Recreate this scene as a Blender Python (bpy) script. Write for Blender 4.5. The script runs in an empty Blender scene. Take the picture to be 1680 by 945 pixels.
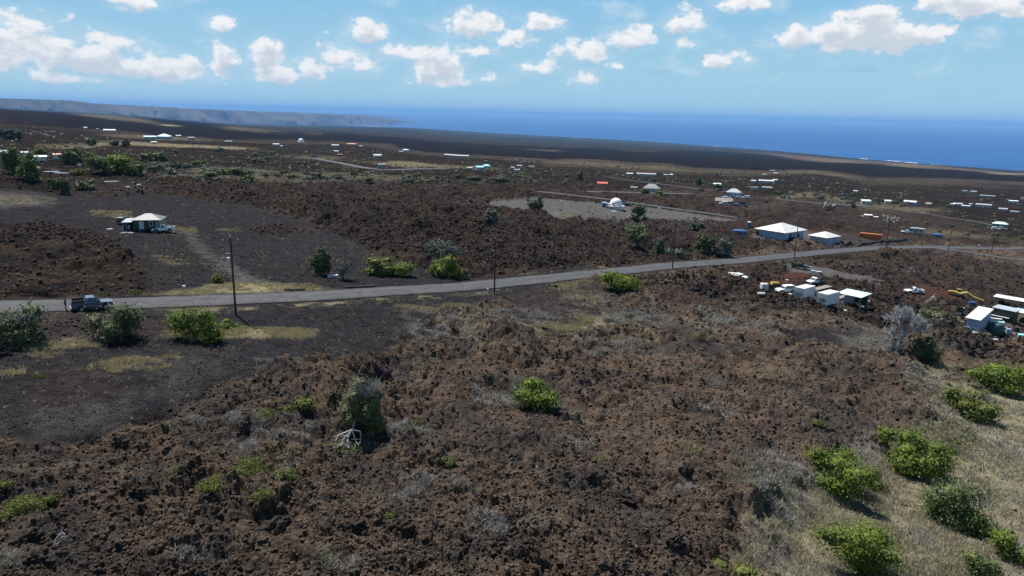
import bpy, bmesh, math, random
import numpy as np
from mathutils import Vector, Matrix
from math import radians as R, sin, cos, pi, sqrt

S = bpy.context.scene
COL = S.collection
rnd = random.Random(11)
NP = np.random.RandomState(5)

# ------------------------------------------------------------------ survey
# The lens the site was photographed with, and the height it flew at. Sight lines from it
# are used to measure where the things of the place stand on the ground.
FX = 1200.0
PITCH = math.atan((472.5-187.0)/FX)
ROLL = R(1.27)
CZ = 34.0
SEA = CZ-400.0
_U0 = np.array([0, sin(PITCH), cos(PITCH)]); _F = np.array([0, cos(PITCH), -sin(PITCH)]); _X = np.array([1., 0, 0])
_RT = cos(ROLL)*_X+sin(ROLL)*_U0; _UP = -sin(ROLL)*_X+cos(ROLL)*_U0

def sight(u, v):
    u = np.asarray(u, float); v = np.asarray(v, float)
    d = (u[..., None]-840)*_RT+(472.5-v)[..., None]*_UP+FX*_F
    h = np.hypot(d[..., 0], d[..., 1])
    return np.arctan2(d[..., 0], d[..., 1]), -d[..., 2]/h          # bearing, tangent of the dip

# ------------------------------------------------------------------ terrain
def plane(th, r):
    """the mean slope, relative to the flying height; the lots beyond the road at the left lie a little lower"""
    a = np.clip((np.asarray(r, float)-118)/80, 0, 1); b = np.clip((-.13-np.asarray(th, float))/.2, 0, 1)
    return -33.7-0.11*r*np.sin(th)-5.5*a*a*(3-2*a)*b*b*(3-2*b)

def pchip(x, y, q):
    x = np.asarray(x, float); y = np.asarray(y, float)
    h = np.diff(x); d = np.diff(y)/h
    m = np.zeros_like(y)
    for i in range(1, len(x)-1):
        if d[i-1]*d[i] > 0:
            w1 = 2*h[i]+h[i-1]; w2 = h[i]+2*h[i-1]
            m[i] = (w1+w2)/(w1/d[i-1]+w2/d[i])
    m[0] = d[0]; m[-1] = d[-1]
    i = np.clip(np.searchsorted(x, q)-1, 0, len(x)-2)
    t = (q-x[i])/h[i]; t = np.clip(t, 0, 1)
    return ((1+2*t)*(1-t)**2*y[i]+t*(1-t)**2*h[i]*m[i]+t*t*(3-2*t)*y[i+1]+t*t*(t-1)*h[i]*m[i+1])

RN = [300, 400, 600, 1000, 1600, 2500, 5000, 10000]
ROWS = {0: (278, 252, 230, 208, 191.5, 180.5, 179, 178), 210: (294, 272, 249, 226, 209, 197, 192, 190),
        420: (303, 284, 261, 239, 226, 214, 209, 206), 630: (313, 292, 271, 251, 239, 229, 219, 211),
        840: (320, 299, 280, 262, 251, 243, 233, 225), 1050: (0, 0, 297, 275, 262, 253, 242, 235),
        1260: (0, 0, 313, 285, 272, 263, 253.5, 247.5), 1470: (0, 0, 343, 308, 287, 274.5, 267, 0), 1680: (0, 0, 372, 328, 303, 291, 284, 0)}
COAST = [(690, 199), (755, 211), (840, 220), (1010, 229), (1172, 240), (1260, 246.5), (1385, 258.5), (1452, 264), (1552, 272), (1570, 275), (1680, 280)]
_ct, _cd = sight([p[0] for p in COAST], [p[1] for p in COAST]); _cr = 400/_cd
def coast_r(th): return np.interp(th, np.concatenate([[_ct[0]-.12, _ct[0]-.03], _ct]), np.concatenate([[60000, 38000], _cr]))

LR = np.linspace(math.log(100), math.log(90000), 700)
_cols = []; _th = []
for u, rows in sorted(ROWS.items()):
    th0 = float(sight(u, 230)[0]); _th.append(th0)
    rc = float(coast_r(th0))
    xs = [math.log(v) for v in (90, 140, 200, 240)]; zs = [float(plane(th0, math.exp(a))) for a in xs]
    if u >= 1050:
        for rr in (300, 380): xs.append(math.log(rr)); zs.append(float(plane(th0, rr)))
    for rr, v in zip(RN, rows):
        if v == 0 or rr > .85*rc: continue
        xs.append(math.log(rr)); zs.append(-float(sight(u, v)[1])*rr)
    ts = [-z/math.exp(a) for a, z in zip(xs, zs)]
    if rc < 40000:
        xs.append(math.log(rc)); ts.append(400/rc)
        xs.append(math.log(rc*1.08)); ts.append(430/(rc*1.08))
        xs.append(math.log(95000)); ts.append(430/95000)
    else:
        t1 = float(sight(u, max(rows[-1]-1, 0))[1])
        xs += [math.log(22000), math.log(95000)]; ts += [t1*.9, t1*.3]
    _cols.append(pchip(xs, ts, LR))
_T = np.array(_cols); _th = np.array(_th)
TH = np.linspace(_th[0], _th[-1], 160)
TT = np.array([pchip(_th, _T[:, j], TH) for j in range(len(LR))])     # [lnr, th]

def base_rel(th, r):
    th = np.asarray(th, float); r = np.asarray(r, float)
    a = np.clip((np.log(np.maximum(r, 1))-LR[0])/(LR[1]-LR[0]), 0, len(LR)-1.001); b = np.clip((th-TH[0])/(TH[1]-TH[0]), 0, len(TH)-1.001)
    i = a.astype(int); j = b.astype(int); fa = a-i; fb = b-j
    t = (TT[i, j]*(1-fa)*(1-fb)+TT[i+1, j]*fa*(1-fb)+TT[i, j+1]*(1-fa)*fb+TT[i+1, j+1]*fa*fb)
    z = -t*r
    k = np.clip((r-205)/60, 0, 1); k = k*k*(3-2*k)
    return plane(th, r)*(1-k)+z*k

_SC = np.exp(np.linspace(math.log(15), math.log(45000), 2600))
def spot(u, v):
    """the ground point (x, y) under a sight line"""
    th, t = sight(u, v); th = float(th); t = float(t)
    f = base_rel(np.full_like(_SC, th), _SC)+t*_SC
    i = np.where((f[:-1] < 0) & (f[1:] >= 0))[0]
    if len(i) == 0: r = 45000.
    else:
        i = i[0]; r = _SC[i]+(_SC[i+1]-_SC[i])*(-f[i])/(f[i+1]-f[i])
    return r*sin(th), r*cos(th)
def spots(pts): return np.array([spot(u, v) for u, v in pts])
def mpp(x, y, z=None):
    """metres per survey unit at a place"""
    th = math.atan2(x, y); r = math.hypot(x, y)
    z = float(base_rel(th, r)) if z is None else z-CZ
    return float(np.dot(np.array([x, y, z]), _F))/FX

# ------------------------------------------------------------------ noise
def hsh(ix, iy, seed):
    h = (ix.astype(np.int64)*374761393+iy.astype(np.int64)*668265263+seed*974634777) & 0xffffffff
    h = ((h ^ (h >> 13))*1274126177) & 0xffffffff
    h = ((h ^ (h >> 15))*2246822519) & 0xffffffff
    return ((h ^ (h >> 16)) & 0xffffffff)/4294967296.0
def vnoise(x, y, seed=0):
    ix = np.floor(x); iy = np.floor(y); fx = x-ix; fy = y-iy
    ix = ix.astype(np.int64); iy = iy.astype(np.int64)
    fx = fx*fx*(3-2*fx); fy = fy*fy*(3-2*fy)
    return (hsh(ix, iy, seed)*(1-fx)+hsh(ix+1, iy, seed)*fx)*(1-fy)+(hsh(ix, iy+1, seed)*(1-fx)+hsh(ix+1, iy+1, seed)*fx)*fy
def fbm(x, y, seed=0, n=4):
    s = 0; a = .5; t = 0
    for k in range(n):
        s = s+a*vnoise(x, y, seed+k*7); t += a; a *= .5
        x, y = 1.94*x+.31*y+3.7, -.31*x+1.94*y+9.1
    return s/t
def worley(x, y, seed):
    ix = np.floor(x).astype(np.int64); iy = np.floor(y).astype(np.int64)
    best = np.full(x.shape, 9.); bid = np.zeros(x.shape)
    for dx in (-1, 0, 1):
        for dy in (-1, 0, 1):
            cx = ix+dx; cy = iy+dy
            px = cx+.1+.8*hsh(cx, cy, seed); py = cy+.1+.8*hsh(cx, cy, seed+1)
            d = (px-x)**2+(py-y)**2
            m = d < best
            best = np.where(m, d, best); bid = np.where(m, hsh(cx, cy, seed+2), bid)
    return np.sqrt(best), bid

# ------------------------------------------------------------------ zones of the ground
AA, CI, DG, GR, DK, TN, PL, RD = range(8)     # rubble lava, dark cinder, dry grass, grey gravel, far lava coloured near black, tan far grass, far scrub plain, red cinder
Z = []
def zone(kind, pts, soft=.02, w=1.0, rough=.012): Z.append((kind, spots(pts), soft, w, rough))

zone(PL, [(-120, 186), (0, 178), (210, 196), (420, 212), (600, 223), (840, 243), (1000, 247), (1170, 249), (1260, 251), (1400, 262), (1680, 285), (1820, 291),
          (1820, 262), (1680, 262), (1400, 245), (1260, 232), (1000, 215), (840, 205), (640, 192), (420, 184), (0, 171), (-120, 168)], .03)
zone(PL, [(-120, 204), (0, 203), (75, 205), (135, 208), (175, 216), (225, 220), (288, 222), (338, 229), (420, 231), (482, 230), (570, 231), (610, 240), (657, 244), (732, 250), (840, 258), (915, 265), (1015, 266), (1065, 267), (1140, 275), (1260, 281), (1385, 287), (1510, 292), (1680, 300), (1820, 308),
          (1820, 420), (1680, 384), (1560, 352), (1400, 336), (1260, 324), (1100, 300), (960, 312), (840, 302), (700, 303), (420, 299), (240, 296), (120, 320), (-120, 330)], .04, .62, .03)
zone(DK, [(-120, 204), (0, 202), (75, 205), (135, 208), (175, 216), (225, 220), (288, 222), (338, 229), (420, 231), (482, 230), (570, 231), (610, 240), (657, 244), (732, 250), (840, 257), (915, 264), (1015, 265), (1065, 266), (1140, 274), (1260, 280), (1385, 286), (1510, 291), (1680, 299), (1820, 307),
          (1820, 295), (1680, 288), (1560, 278), (1480, 274), (1400, 268), (1260, 252), (1100, 246), (1000, 247), (930, 250), (840, 243.5), (700, 229), (600, 222), (500, 215), (420, 213), (300, 197.5), (200, 190), (100, 183.5), (0, 178), (-120, 176)], .045, .93, .04)
zone(DK, [(640, 232), (760, 238), (900, 246), (1010, 250), (1090, 252), (1010, 246), (880, 240), (760, 234)], .05, .8)
zone(DK, [(480, 207), (560, 210), (640, 214), (700, 216), (620, 211), (540, 207)], .05, .7)
zone(DK, [(760, 224), (860, 229), (980, 234), (1080, 238), (960, 232), (850, 226)], .05, .6)
zone(TN, [(30, 181), (100, 184), (160, 190), (207, 196.5), (190, 198.5), (140, 193), (90, 187.5), (40, 183)], .02, .3, .04)
zone(TN, [(365, 207), (400, 209), (446, 215), (420, 217), (385, 214), (368, 211)], .02, .28, .04)
zone(TN, [(250, 203), (276, 204), (272, 206), (256, 205)], .02)
zone(TN, [(575, 206), (672, 206.4), (668, 207.4), (590, 207.2)], .008)
zone(TN, [(1400, 266), (1500, 269), (1545, 273), (1480, 273)], .03, .2, .03)
zone(TN, [(1640, 284), (1700, 285), (1700, 287), (1630, 286)], .02, .7)
zone(TN, [(840, 262), (915, 267), (1060, 270), (1140, 278), (1260, 284), (1400, 290), (1550, 298), (1680, 306), (1680, 309), (1500, 301), (1300, 291), (1140, 284), (1000, 279), (900, 275), (840, 268)], .06, .18, .05)
zone(TN, [(580, 266), (640, 264), (740, 268), (790, 274), (720, 276), (640, 273)], .05, .6, .03)
zone(TN, [(490, 257), (530, 256), (527, 261), (500, 262)], .05, .6, .03)
# left: the bulldozed cinder lots
zone(CI, [(-80, 306), (0, 308), (110, 318), (150, 320), (270, 318), (330, 322), (430, 338), (500, 362), (530, 378), (610, 400), (640, 425), (770, 455), (700, 468), (480, 486), (330, 492), (205, 492), (232, 464), (200, 425), (180, 397), (128, 378), (60, 366), (-80, 374)], .02)
zone(AA, [(420, 372), (470, 371), (510, 378), (500, 383), (440, 382)], .03)
zone(CI, [(100, 285), (240, 298), (260, 318), (110, 318)], .04, .6)
zone(GR, [(-80, 318), (0, 314), (40, 318), (74, 334), (50, 338), (-80, 342)], .04, .55)
zone(GR, [(318, 380), (340, 384), (372, 415), (415, 447), (480, 470), (440, 476), (385, 452), (362, 415), (335, 392)], .03, .85)
zone(GR, [(748, 329), (800, 329), (870, 326), (935, 331), (1010, 334), (1090, 343), (1205, 358), (1060, 357), (990, 362), (930, 364), (880, 352), (800, 338)], .012, .97)
zone(CI, [(930, 366), (1060, 358), (1205, 360), (1100, 366), (1000, 370)], .05, .3)
zone(TN, [(918, 354), (945, 352), (965, 356), (935, 359)], .04, .9)
# cinder belts along the road
zone(CI, [(-80, 500), (120, 494), (330, 484), (560, 470), (840, 450), (980, 436), (1010, 448), (840, 486), (720, 512), (700, 545), (655, 560), (560, 602), (430, 616), (330, 650), (222, 690), (120, 722), (-80, 735)], .02)
zone(AA, [(-80, 520), (100, 518), (240, 528), (300, 536), (240, 556), (60, 562), (-80, 572)], .02, .35)
zone(CI, [(840, 480), (960, 466), (1010, 478), (990, 505), (1075, 512), (1100, 540), (1190, 572), (1330, 575), (1345, 583), (1180, 584), (1085, 556), (1030, 535), (930, 548), (860, 545), (820, 520)], .03, .8)
zone(CI, [(1310, 560), (1370, 545), (1420, 555), (1390, 575), (1330, 582)], .025, .98)
zone(GR, [(1400, 560), (1470, 552), (1475, 572), (1420, 574)], .03, .9)
zone(CI, [(560, 555), (700, 540), (760, 548), (720, 575), (640, 575)], .05, .35)
zone(GR, [(0, 668), (110, 662), (205, 664), (160, 690), (60, 708), (-20, 712)], .06, .32, .03)
zone(GR, [(230, 600), (330, 590), (300, 640), (230, 655)], .06, .25, .03)
zone(RD, [(60, 612), (140, 616), (150, 650), (60, 655)], .1, .30)
zone(RD, [(1210, 465), (1290, 462), (1320, 446), (1375, 450), (1380, 462), (1320, 474), (1240, 478)], .03, .95)
zone(GR, [(1308, 440), (1345, 441), (1452, 460), (1448, 468), (1335, 455)], .015, .95)
zone(RD, [(1490, 474), (1520, 466), (1570, 480), (1600, 492), (1540, 492), (1500, 486)], .03, .95)
zone(GR, [(1290, 478), (1320, 474), (1385, 484), (1420, 496), (1400, 508), (1320, 496)], .03, .65)
zone(DG, [(1560, 496), (1680, 500), (1760, 540), (1680, 560), (1600, 545), (1575, 520)], .04, .35)
zone(GR, [(1590, 528), (1690, 520), (1700, 552), (1610, 548)], .03, .5)
# round the white houses and beyond
zone(GR, [(1205, 384), (1240, 390), (1330, 402), (1380, 405), (1445, 398), (1450, 391), (1380, 387), (1330, 387), (1300, 390)], .02, .9)
zone(RD, [(1310, 376), (1370, 384), (1420, 386), (1480, 382), (1475, 390), (1390, 392), (1330, 386)], .03, .8)
zone(CI, [(1370, 392), (1480, 388), (1500, 396), (1400, 404)], .03, .8)
zone(TN, [(1490, 376), (1570, 380), (1660, 392), (1560, 390)], .04, .4)
zone(GR, [(1185, 334), (1300, 336), (1310, 340), (1190, 340)], .04, .4)
zone(GR, [(1020, 314), (1110, 314), (1110, 318), (1030, 319)], .04, .6)
zone(TN, [(1260, 322), (1320, 326), (1440, 334), (1560, 342), (1560, 348), (1400, 340), (1270, 330)], .05, .5, .03)
zone(TN, [(240, 268), (420, 276), (560, 284), (700, 290), (690, 297), (430, 296), (250, 288)], .05, .4, .03)
zone(TN, [(10, 232), (190, 230), (420, 243), (420, 247), (180, 236), (20, 238)], .04, .7, .03)
zone(TN, [(110, 216), (200, 220), (300, 226), (290, 230), (190, 225)], .04, .35, .03)
zone(CI, [(500, 287), (570, 290), (640, 296), (520, 297), (440, 294), (420, 285)], .04, .6)
zone(RD, [(500, 296), (560, 296), (560, 298.5), (500, 298.5)], .03, .6)
zone(TN, [(150, 347), (205, 350), (212, 358), (160, 352)], .03, .9)
zone(TN, [(300, 372), (322, 378), (318, 384), (288, 382)], .04, .7)
zone(TN, [(250, 421), (275, 420), (310, 433), (290, 434)], .04, .5)
zone(TN, [(-40, 322), (30, 322), (55, 332), (-40, 334)], .05, .6)
# the grassy hollow at the foot of the lava edge
HOLLOW = spots([(1520, 592), (1590, 600), (1700, 612), (1800, 640), (1800, 1050), (1130, 1050), (1190, 950), (1235, 850), (1330, 800), (1420, 745), (1500, 690), (1560, 650)])
Z.append((DG, HOLLOW, .03, .96, .02))
zone(AA, [(1215, 850), (1265, 845), (1290, 900), (1240, 930)], .06, .45, .03)
# roadside grass
zone(TN, [(-40, 512), (100, 510), (220, 510), (400, 503), (560, 494), (700, 482), (840, 472), (840, 476), (700, 487), (560, 500), (400, 509), (220, 517), (-40, 522)], .012, .8)
zone(TN, [(235, 484), (330, 472), (420, 462), (500, 466), (540, 476), (420, 482), (330, 487)], .03, .965)
zone(TN, [(340, 541), (430, 538), (520, 543), (500, 552), (350, 557)], .03, .97)
zone(TN, [(35, 568), (150, 558), (160, 563), (60, 574)], .03, .965)
zone(TN, [(150, 600), (200, 590), (280, 586), (295, 594), (220, 608), (160, 610)], .06, .7)
zone(TN, [(260, 548), (290, 535), (345, 545), (350, 556), (280, 562)], .05, .6)
zone(TN, [(660, 500), (760, 498), (800, 505), (720, 510)], .05, .5)
zone(TN, [(860, 548), (900, 530), (970, 522), (985, 535), (930, 548), (880, 556)], .05, .75)
zone(TN, [(915, 478), (950, 472), (985, 492), (960, 500)], .06, .5)
zone(TN, [(895, 466), (975, 455), (978, 462), (920, 472)], .03, .8)
zone(TN, [(930, 446), (1000, 440), (1100, 428), (1260, 412), (1260, 415), (1100, 433), (1000, 444)], .012, .7)
zone(TN, [(1260, 430), (1310, 424), (1330, 424), (1270, 433)], .02, .6)
zone(DG, [(660, 530), (740, 512), (860, 512), (1060, 505), (1060, 545), (900, 556), (700, 560)], .12, .35, .04)
zone(DG, [(1110, 520), (1210, 514), (1290, 540), (1230, 560), (1130, 545)], .12, .4, .04)

ROADS = {}
def road_line(name, pts): ROADS[name] = pts
road_line('main', [(-260, 519), (-120, 511), (0, 504), (120, 501), (300, 495), (420, 490), (520, 485.5), (630, 478.5), (735, 472.5), (840, 463), (960, 450.5), (1050, 441.5), (1105, 435.5), (1200, 429), (1260, 423), (1335, 415.5), (1410, 409), (1460, 406.5), (1520, 405.5), (1590, 407), (1680, 407), (1790, 407)])
road_line('fork', [(1535, 408), (1570, 411), (1610, 417), (1680, 427), (1760, 440)])
road_line('dome', [(880, 315), (922, 319), (1015, 330), (1090, 341), (1165, 351), (1210, 358)])
road_line('far_east', [(1255, 325), (1335, 333), (1435, 340), (1522, 352), (1610, 366), (1640, 373)])
road_line('far_mid', [(1000, 291), (1020, 294), (1090, 303), (1165, 313), (1220, 318)])
road_line('far_west', [(520, 260), (527, 262), (560, 268), (595, 275), (632, 279), (682, 277.5), (730, 277)])
road_line('far_left', [(282, 274), (350, 277), (420, 280.5), (450, 283)])
road_line('far_house', [(960, 315), (1000, 315.5), (1060, 317), (1135, 318.5)])

def smooth_line(P, step):
    P = np.array(P); out = []
    Q = np.vstack([2*P[0]-P[1], P, 2*P[-1]-P[-2]])
    for i in range(1, len(Q)-2):
        n = max(2, int(np.linalg.norm(Q[i+1]-Q[i])/step))
        for k in range(n):
            t = k/n
            out.append(.5*((2*Q[i])+(-Q[i-1]+Q[i+1])*t+(2*Q[i-1]-5*Q[i]+4*Q[i+1]-Q[i+2])*t*t+(-Q[i-1]+3*Q[i]-3*Q[i+1]+Q[i+2])*t**3))
    out.append(P[-1]); return np.array(out)
RW = {'main': 2.8, 'fork': 3.0, 'dome': 3.0, 'far_east': 3.2, 'far_mid': 3.2, 'far_west': 5.0, 'far_left': 3.0, 'far_house': 2.6}
RL = {k: smooth_line(spots(p), 4 if k == 'main' else 10) for k, p in ROADS.items()}

def seg_dist(x, y, L):
    best = np.full(x.shape, 1e9)
    for a, b in zip(L[:-1], L[1:]):
        d = b-a; q = d@d+1e-9
        t = np.clip(((x-a[0])*d[0]+(y-a[1])*d[1])/q, 0, 1)
        best = np.minimum(best, (x-a[0]-t*d[0])**2+(y-a[1]-t*d[1])**2)
    return np.sqrt(best)
def poly_sd(x, y, P):
    """signed distance to a polygon, positive inside"""
    ins = np.zeros(x.shape, bool)
    for a, b in zip(P, np.roll(P, -1, 0)):
        c = (a[1] > y) != (b[1] > y)
        with np.errstate(divide='ignore', invalid='ignore'):
            xi = (b[0]-a[0])*(y-a[1])/(b[1]-a[1])+a[0]
        ins ^= c & (x < xi)
    d = seg_dist(x, y, np.vstack([P, P[:1]]))
    return np.where(ins, d, -d)
def sst(t): t = np.clip(t, 0, 1); return t*t*(3-2*t)

# ------------------------------------------------------------------ the ground sheet
rr = [8.]
while rr[-1] < 85000:
    r = rr[-1]
    q = 1.02 if r < 38 else 1.0021 if r < 70 else 1.0026 if r < 240 else 1.0038 if r < 500 else 1.009 if r < 3000 else 1.025
    rr.append(r*q)
rr = np.array(rr)
thd = np.linspace(R(-41), R(41), 1400)
tho = np.concatenate([np.linspace(R(-180), R(-42), 50), thd, np.linspace(R(42), R(180), 50)])
NR, NT = len(rr), len(tho)
TG, RG = np.meshgrid(tho, rr)
XG = RG*np.sin(TG); YG = RG*np.cos(TG)
ZB = base_rel(TG, RG)
rcg = coast_r(TG)
dr = np.gradient(rr)[:, None]*np.ones((1, NT)); SP = np.maximum(dr, RG*(thd[1]-thd[0]))

W = np.zeros((8,)+XG.shape); W[AA] = 1
wx = (fbm(XG/(.09*RG+2), YG/(.09*RG+2), 3, 3)-.5); wy = (fbm(XG/(.09*RG+2)+40, YG/(.09*RG+2)+9, 4, 3)-.5)
wx = wx+.45*(fbm(XG/1.7, YG/1.7, 13, 2)-.5); wy = wy+.45*(fbm(XG/1.7+31, YG/1.7, 14, 2)-.5)
CORE = np.abs(TG) < R(50)
for kind, P, soft, w, rough in Z:
    rP = np.hypot(P[:, 0], P[:, 1]); m = float(rP.max())*.06+5
    sel = CORE & (RG > rP.min()*.9) & (RG < rP.max()*1.1)
    ii = np.where(sel)
    x = XG[ii]; y = YG[ii]; r = RG[ii]
    x = x+wx[ii]*rough*r*5; y = y+wy[ii]*rough*r*5
    # measure in a frame squeezed along the line of sight so far, long patches keep their edges
    th = np.arctan2(x, y); lr = np.log(np.hypot(x, y)); tp = np.arctan2(P[:, 0], P[:, 1]); lp = np.log(rP)
    sd = poly_sd(th, lr, np.column_stack([tp, lp]))
    k = sst(.5+sd/soft)*w
    if kind in (TN, DG) and w < .96 and rP.max() < 330: k = k*np.clip(.05+5.5*(fbm(XG[ii]/2.2, YG[ii]/2.2, 63, 5)-.46), 0, 1)
    for q in range(8):
        if q == kind: W[q][ii] = W[q][ii]*(1-k)+k
        else: W[q][ii] *= (1-k)
RD_M = np.zeros_like(XG)
SHOULD = np.zeros_like(XG)
for n, L in RL.items():
    rL = np.hypot(L[:, 0], L[:, 1])
    ii = np.where(CORE & (RG > rL.min()-14) & (RG < rL.max()+14) & (RG > 60))
    d = seg_dist(XG[ii], YG[ii], L if len(L) < 120 else L[::2])
    hw = RW[n]
    f = 1 if n == 'main' else 2
    RD_M[ii] = np.maximum(RD_M[ii], 1-sst((d-hw-.6)/(3.0*f)))
    SHOULD[ii] = np.maximum(SHOULD[ii], 1-sst((d-hw-.4)/(1.4*f)))
for q in range(8): W[q] = W[q]*(1-.75*SHOULD)+(.75*SHOULD if q == CI else 0)

# lava beyond the road coloured darker
DARKF = np.zeros_like(XG)
for P_, w_ in ((spots([(-120, 500), (120, 492), (420, 482), (700, 466), (960, 444), (1105, 428), (1260, 413), (1420, 401), (1540, 400), (1820, 400), (1820, 312), (1680, 304), (1500, 297), (1300, 287), (1140, 281), (1000, 274), (840, 263), (657, 250), (570, 236), (420, 235), (225, 224), (75, 208), (-120, 206)]), 1.), (spots([(1010, 470), (1260, 432), (1420, 412), (1560, 414), (1820, 440), (1820, 520), (1560, 560), (1420, 540), (1250, 520), (1080, 500)]), .8)):
    ii = np.where(CORE & (RG > 90) & (RG < 2600)); tp = np.arctan2(P_[:, 0], P_[:, 1]); lp = np.log(np.hypot(P_[:, 0], P_[:, 1]))
    x = XG[ii]+wx[ii]*RG[ii]*.08; y = YG[ii]+wy[ii]*RG[ii]*.08
    DARKF[ii] = np.maximum(DARKF[ii], w_*sst(.5+poly_sd(np.arctan2(x, y), np.log(np.hypot(x, y)), np.column_stack([tp, lp]))/.04))

# the lava flow stands above the hollow
hs = np.where(CORE & (RG < 190) & (RG > 20))
sd = poly_sd(XG[hs]+wx[hs]*4, YG[hs]+wy[hs]*4, HOLLOW)
drop = np.zeros_like(XG); drop[hs] = 2.6*sst((sd+3.5)/8)
ZB2 = ZB-drop
DISP = np.zeros_like(XG)
cf = (1-.8*RD_M)
und = fbm(XG/34, YG/34, 21, 3)-.5
aaw = np.clip(W[AA]+.5*W[DK], 0, 1)*(1-RD_M)
DISP += und*2.4*(1-RD_M)*np.clip((RG-40)/60, .35, 1)*np.where(aaw > .01, .25+.75*aaw, .25)*np.clip((2500-RG)/1500, 0, 1)
for lam, a, sd_ in ((17, .15, 31), (7, .30, 41), (3.1, .30, 51), (1.5, .44, 61), (.72, .46, 71), (.36, .33, 81)):
    wgt = np.clip((lam/SP-1.3)/1.3, 0, 1)
    ii = np.where((wgt > 0) & CORE & (RG < 2600) & (aaw > .02))
    x = XG[ii]; y = YG[ii]
    px = x/lam+.35*(fbm(x/lam*1.7, y/lam*1.7, sd_+3, 2)-.5); py = y/lam+.35*(fbm(x/lam*1.7+7, y/lam*1.7, sd_+4, 2)-.5)
    if lam > 5: b = .35+1.5*(fbm(px*1.3, py*1.3, sd_, 3)-.5)
    else:
        d, c = worley(px, py, sd_)
        b = np.sqrt(np.clip(1-(d/.72)**2, 0, 1))*(.12+.88*c**1.5)
    tex = .55+.9*vnoise(x/11, y/11, 91)
    DISP[ii] += wgt[ii]*a*lam*(b-.35)*aaw[ii]*tex
cin = np.clip(W[CI]+W[GR]+W[RD]+W[TN]+W[DG], 0, 1)*(1-.9*RD_M)
for lam, a, sd_ in ((4.2, .035, 96), (1.6, .08, 101), (.6, .15, 111), (.33, .18, 121)):
    wgt = np.clip((lam/SP-1.6)/1.6, 0, 1)
    ii = np.where((wgt > 0) & CORE & (RG < 400) & (cin > .02))
    d, c = worley(XG[ii]/lam, YG[ii]/lam, sd_)
    DISP[ii] += wgt[ii]*a*lam*(np.sqrt(np.clip(1-(d/.72)**2, 0, 1))*c-.3)*cin[ii]
DISP *= np.clip((rcg*.97-RG)/(rcg*.03), 0, 1)
ZF = ZB2+DISP+CZ
FARROUGH = np.clip((RG-400)/600, 0, 1)*np.clip((rcg*.9-RG)/(rcg*.2), 0, 1)
ZF += FARROUGH*(fbm(XG/170, YG/170, 5, 3)-.5)*np.clip(RG*.0016, 0, 7)

def surf(x, y):
    """height of the finished ground at a place"""
    th = np.arctan2(x, y); r = np.hypot(x, y)
    a = np.interp(th, tho, np.arange(NT)); b = np.interp(r, rr, np.arange(NR))
    i = np.clip(b.astype(int) if isinstance(b, np.ndarray) else int(b), 0, NR-2); j = np.clip(a.astype(int) if isinstance(a, np.ndarray) else int(a), 0, NT-2)
    fb = b-i; fa = a-j
    return ZF[i, j]*(1-fb)*(1-fa)+ZF[i+1, j]*fb*(1-fa)+ZF[i, j+1]*(1-fb)*fa+ZF[i+1, j+1]*fb*fa
def weight(kind, x, y):
    th = np.arctan2(x, y); r = np.hypot(x, y)
    j = np.clip(np.interp(th, tho, np.arange(NT)).astype(int), 0, NT-1); i = np.clip(np.interp(r, rr, np.arange(NR)).astype(int), 0, NR-1)
    return W[kind][i, j]*(1-RD_M[i, j])

# ------------------------------------------------------------------ node helpers
def new_mat(name):
    m = bpy.data.materials.new(name); m.use_nodes = True
    return m, m.node_tree, m.node_tree.nodes['Principled BSDF']
class G:
    def __init__(s, nt): s.nt = nt
    def n(s, t, **k):
        o = s.nt.nodes.new(t)
        for a, v in k.items(): setattr(o, a, v)
        return o
    def l(s, a, b): s.nt.links.new(a, b)
    def m(s, op, a, b=None, c=None, clamp=False):
        o = s.n('ShaderNodeMath', operation=op); o.use_clamp = clamp
        for i, v in enumerate((a, b, c)):
            if v is None: continue
            if isinstance(v, (int, float)): o.inputs[i].default_value = v
            else: s.l(v, o.inputs[i])
        return o.outputs[0]
    def mix(s, f, a, b, blend='MIX'):
        o = s.n('ShaderNodeMix', data_type='RGBA', blend_type=blend)
        for i, v in ((0, f), (6, a), (7, b)):
            if isinstance(v, (int, float)): o.inputs[i].default_value = v
            elif isinstance(v, tuple): o.inputs[i].default_value = v if len(v) == 4 else v+(1,)
            else: s.l(v, o.inputs[i])
        return o.outputs[2]
    def noise(s, vec, scale, detail=4, rough=.55, dist=0):
        o = s.n('ShaderNodeTexNoise'); o.inputs['Scale'].default_value = scale; o.inputs['Detail'].default_value = detail
        o.inputs['Roughness'].default_value = rough; o.inputs['Distortion'].default_value = dist
        if vec is not None: s.l(vec, o.inputs['Vector'])
        return o.outputs[0]
    def ramp(s, f, lo, hi):
        o = s.n('ShaderNodeMapRange'); o.inputs[1].default_value = lo; o.inputs[2].default_value = hi
        o.interpolation_type = 'SMOOTHSTEP'; s.l(f, o.inputs[0]); return o.outputs[0]

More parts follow.
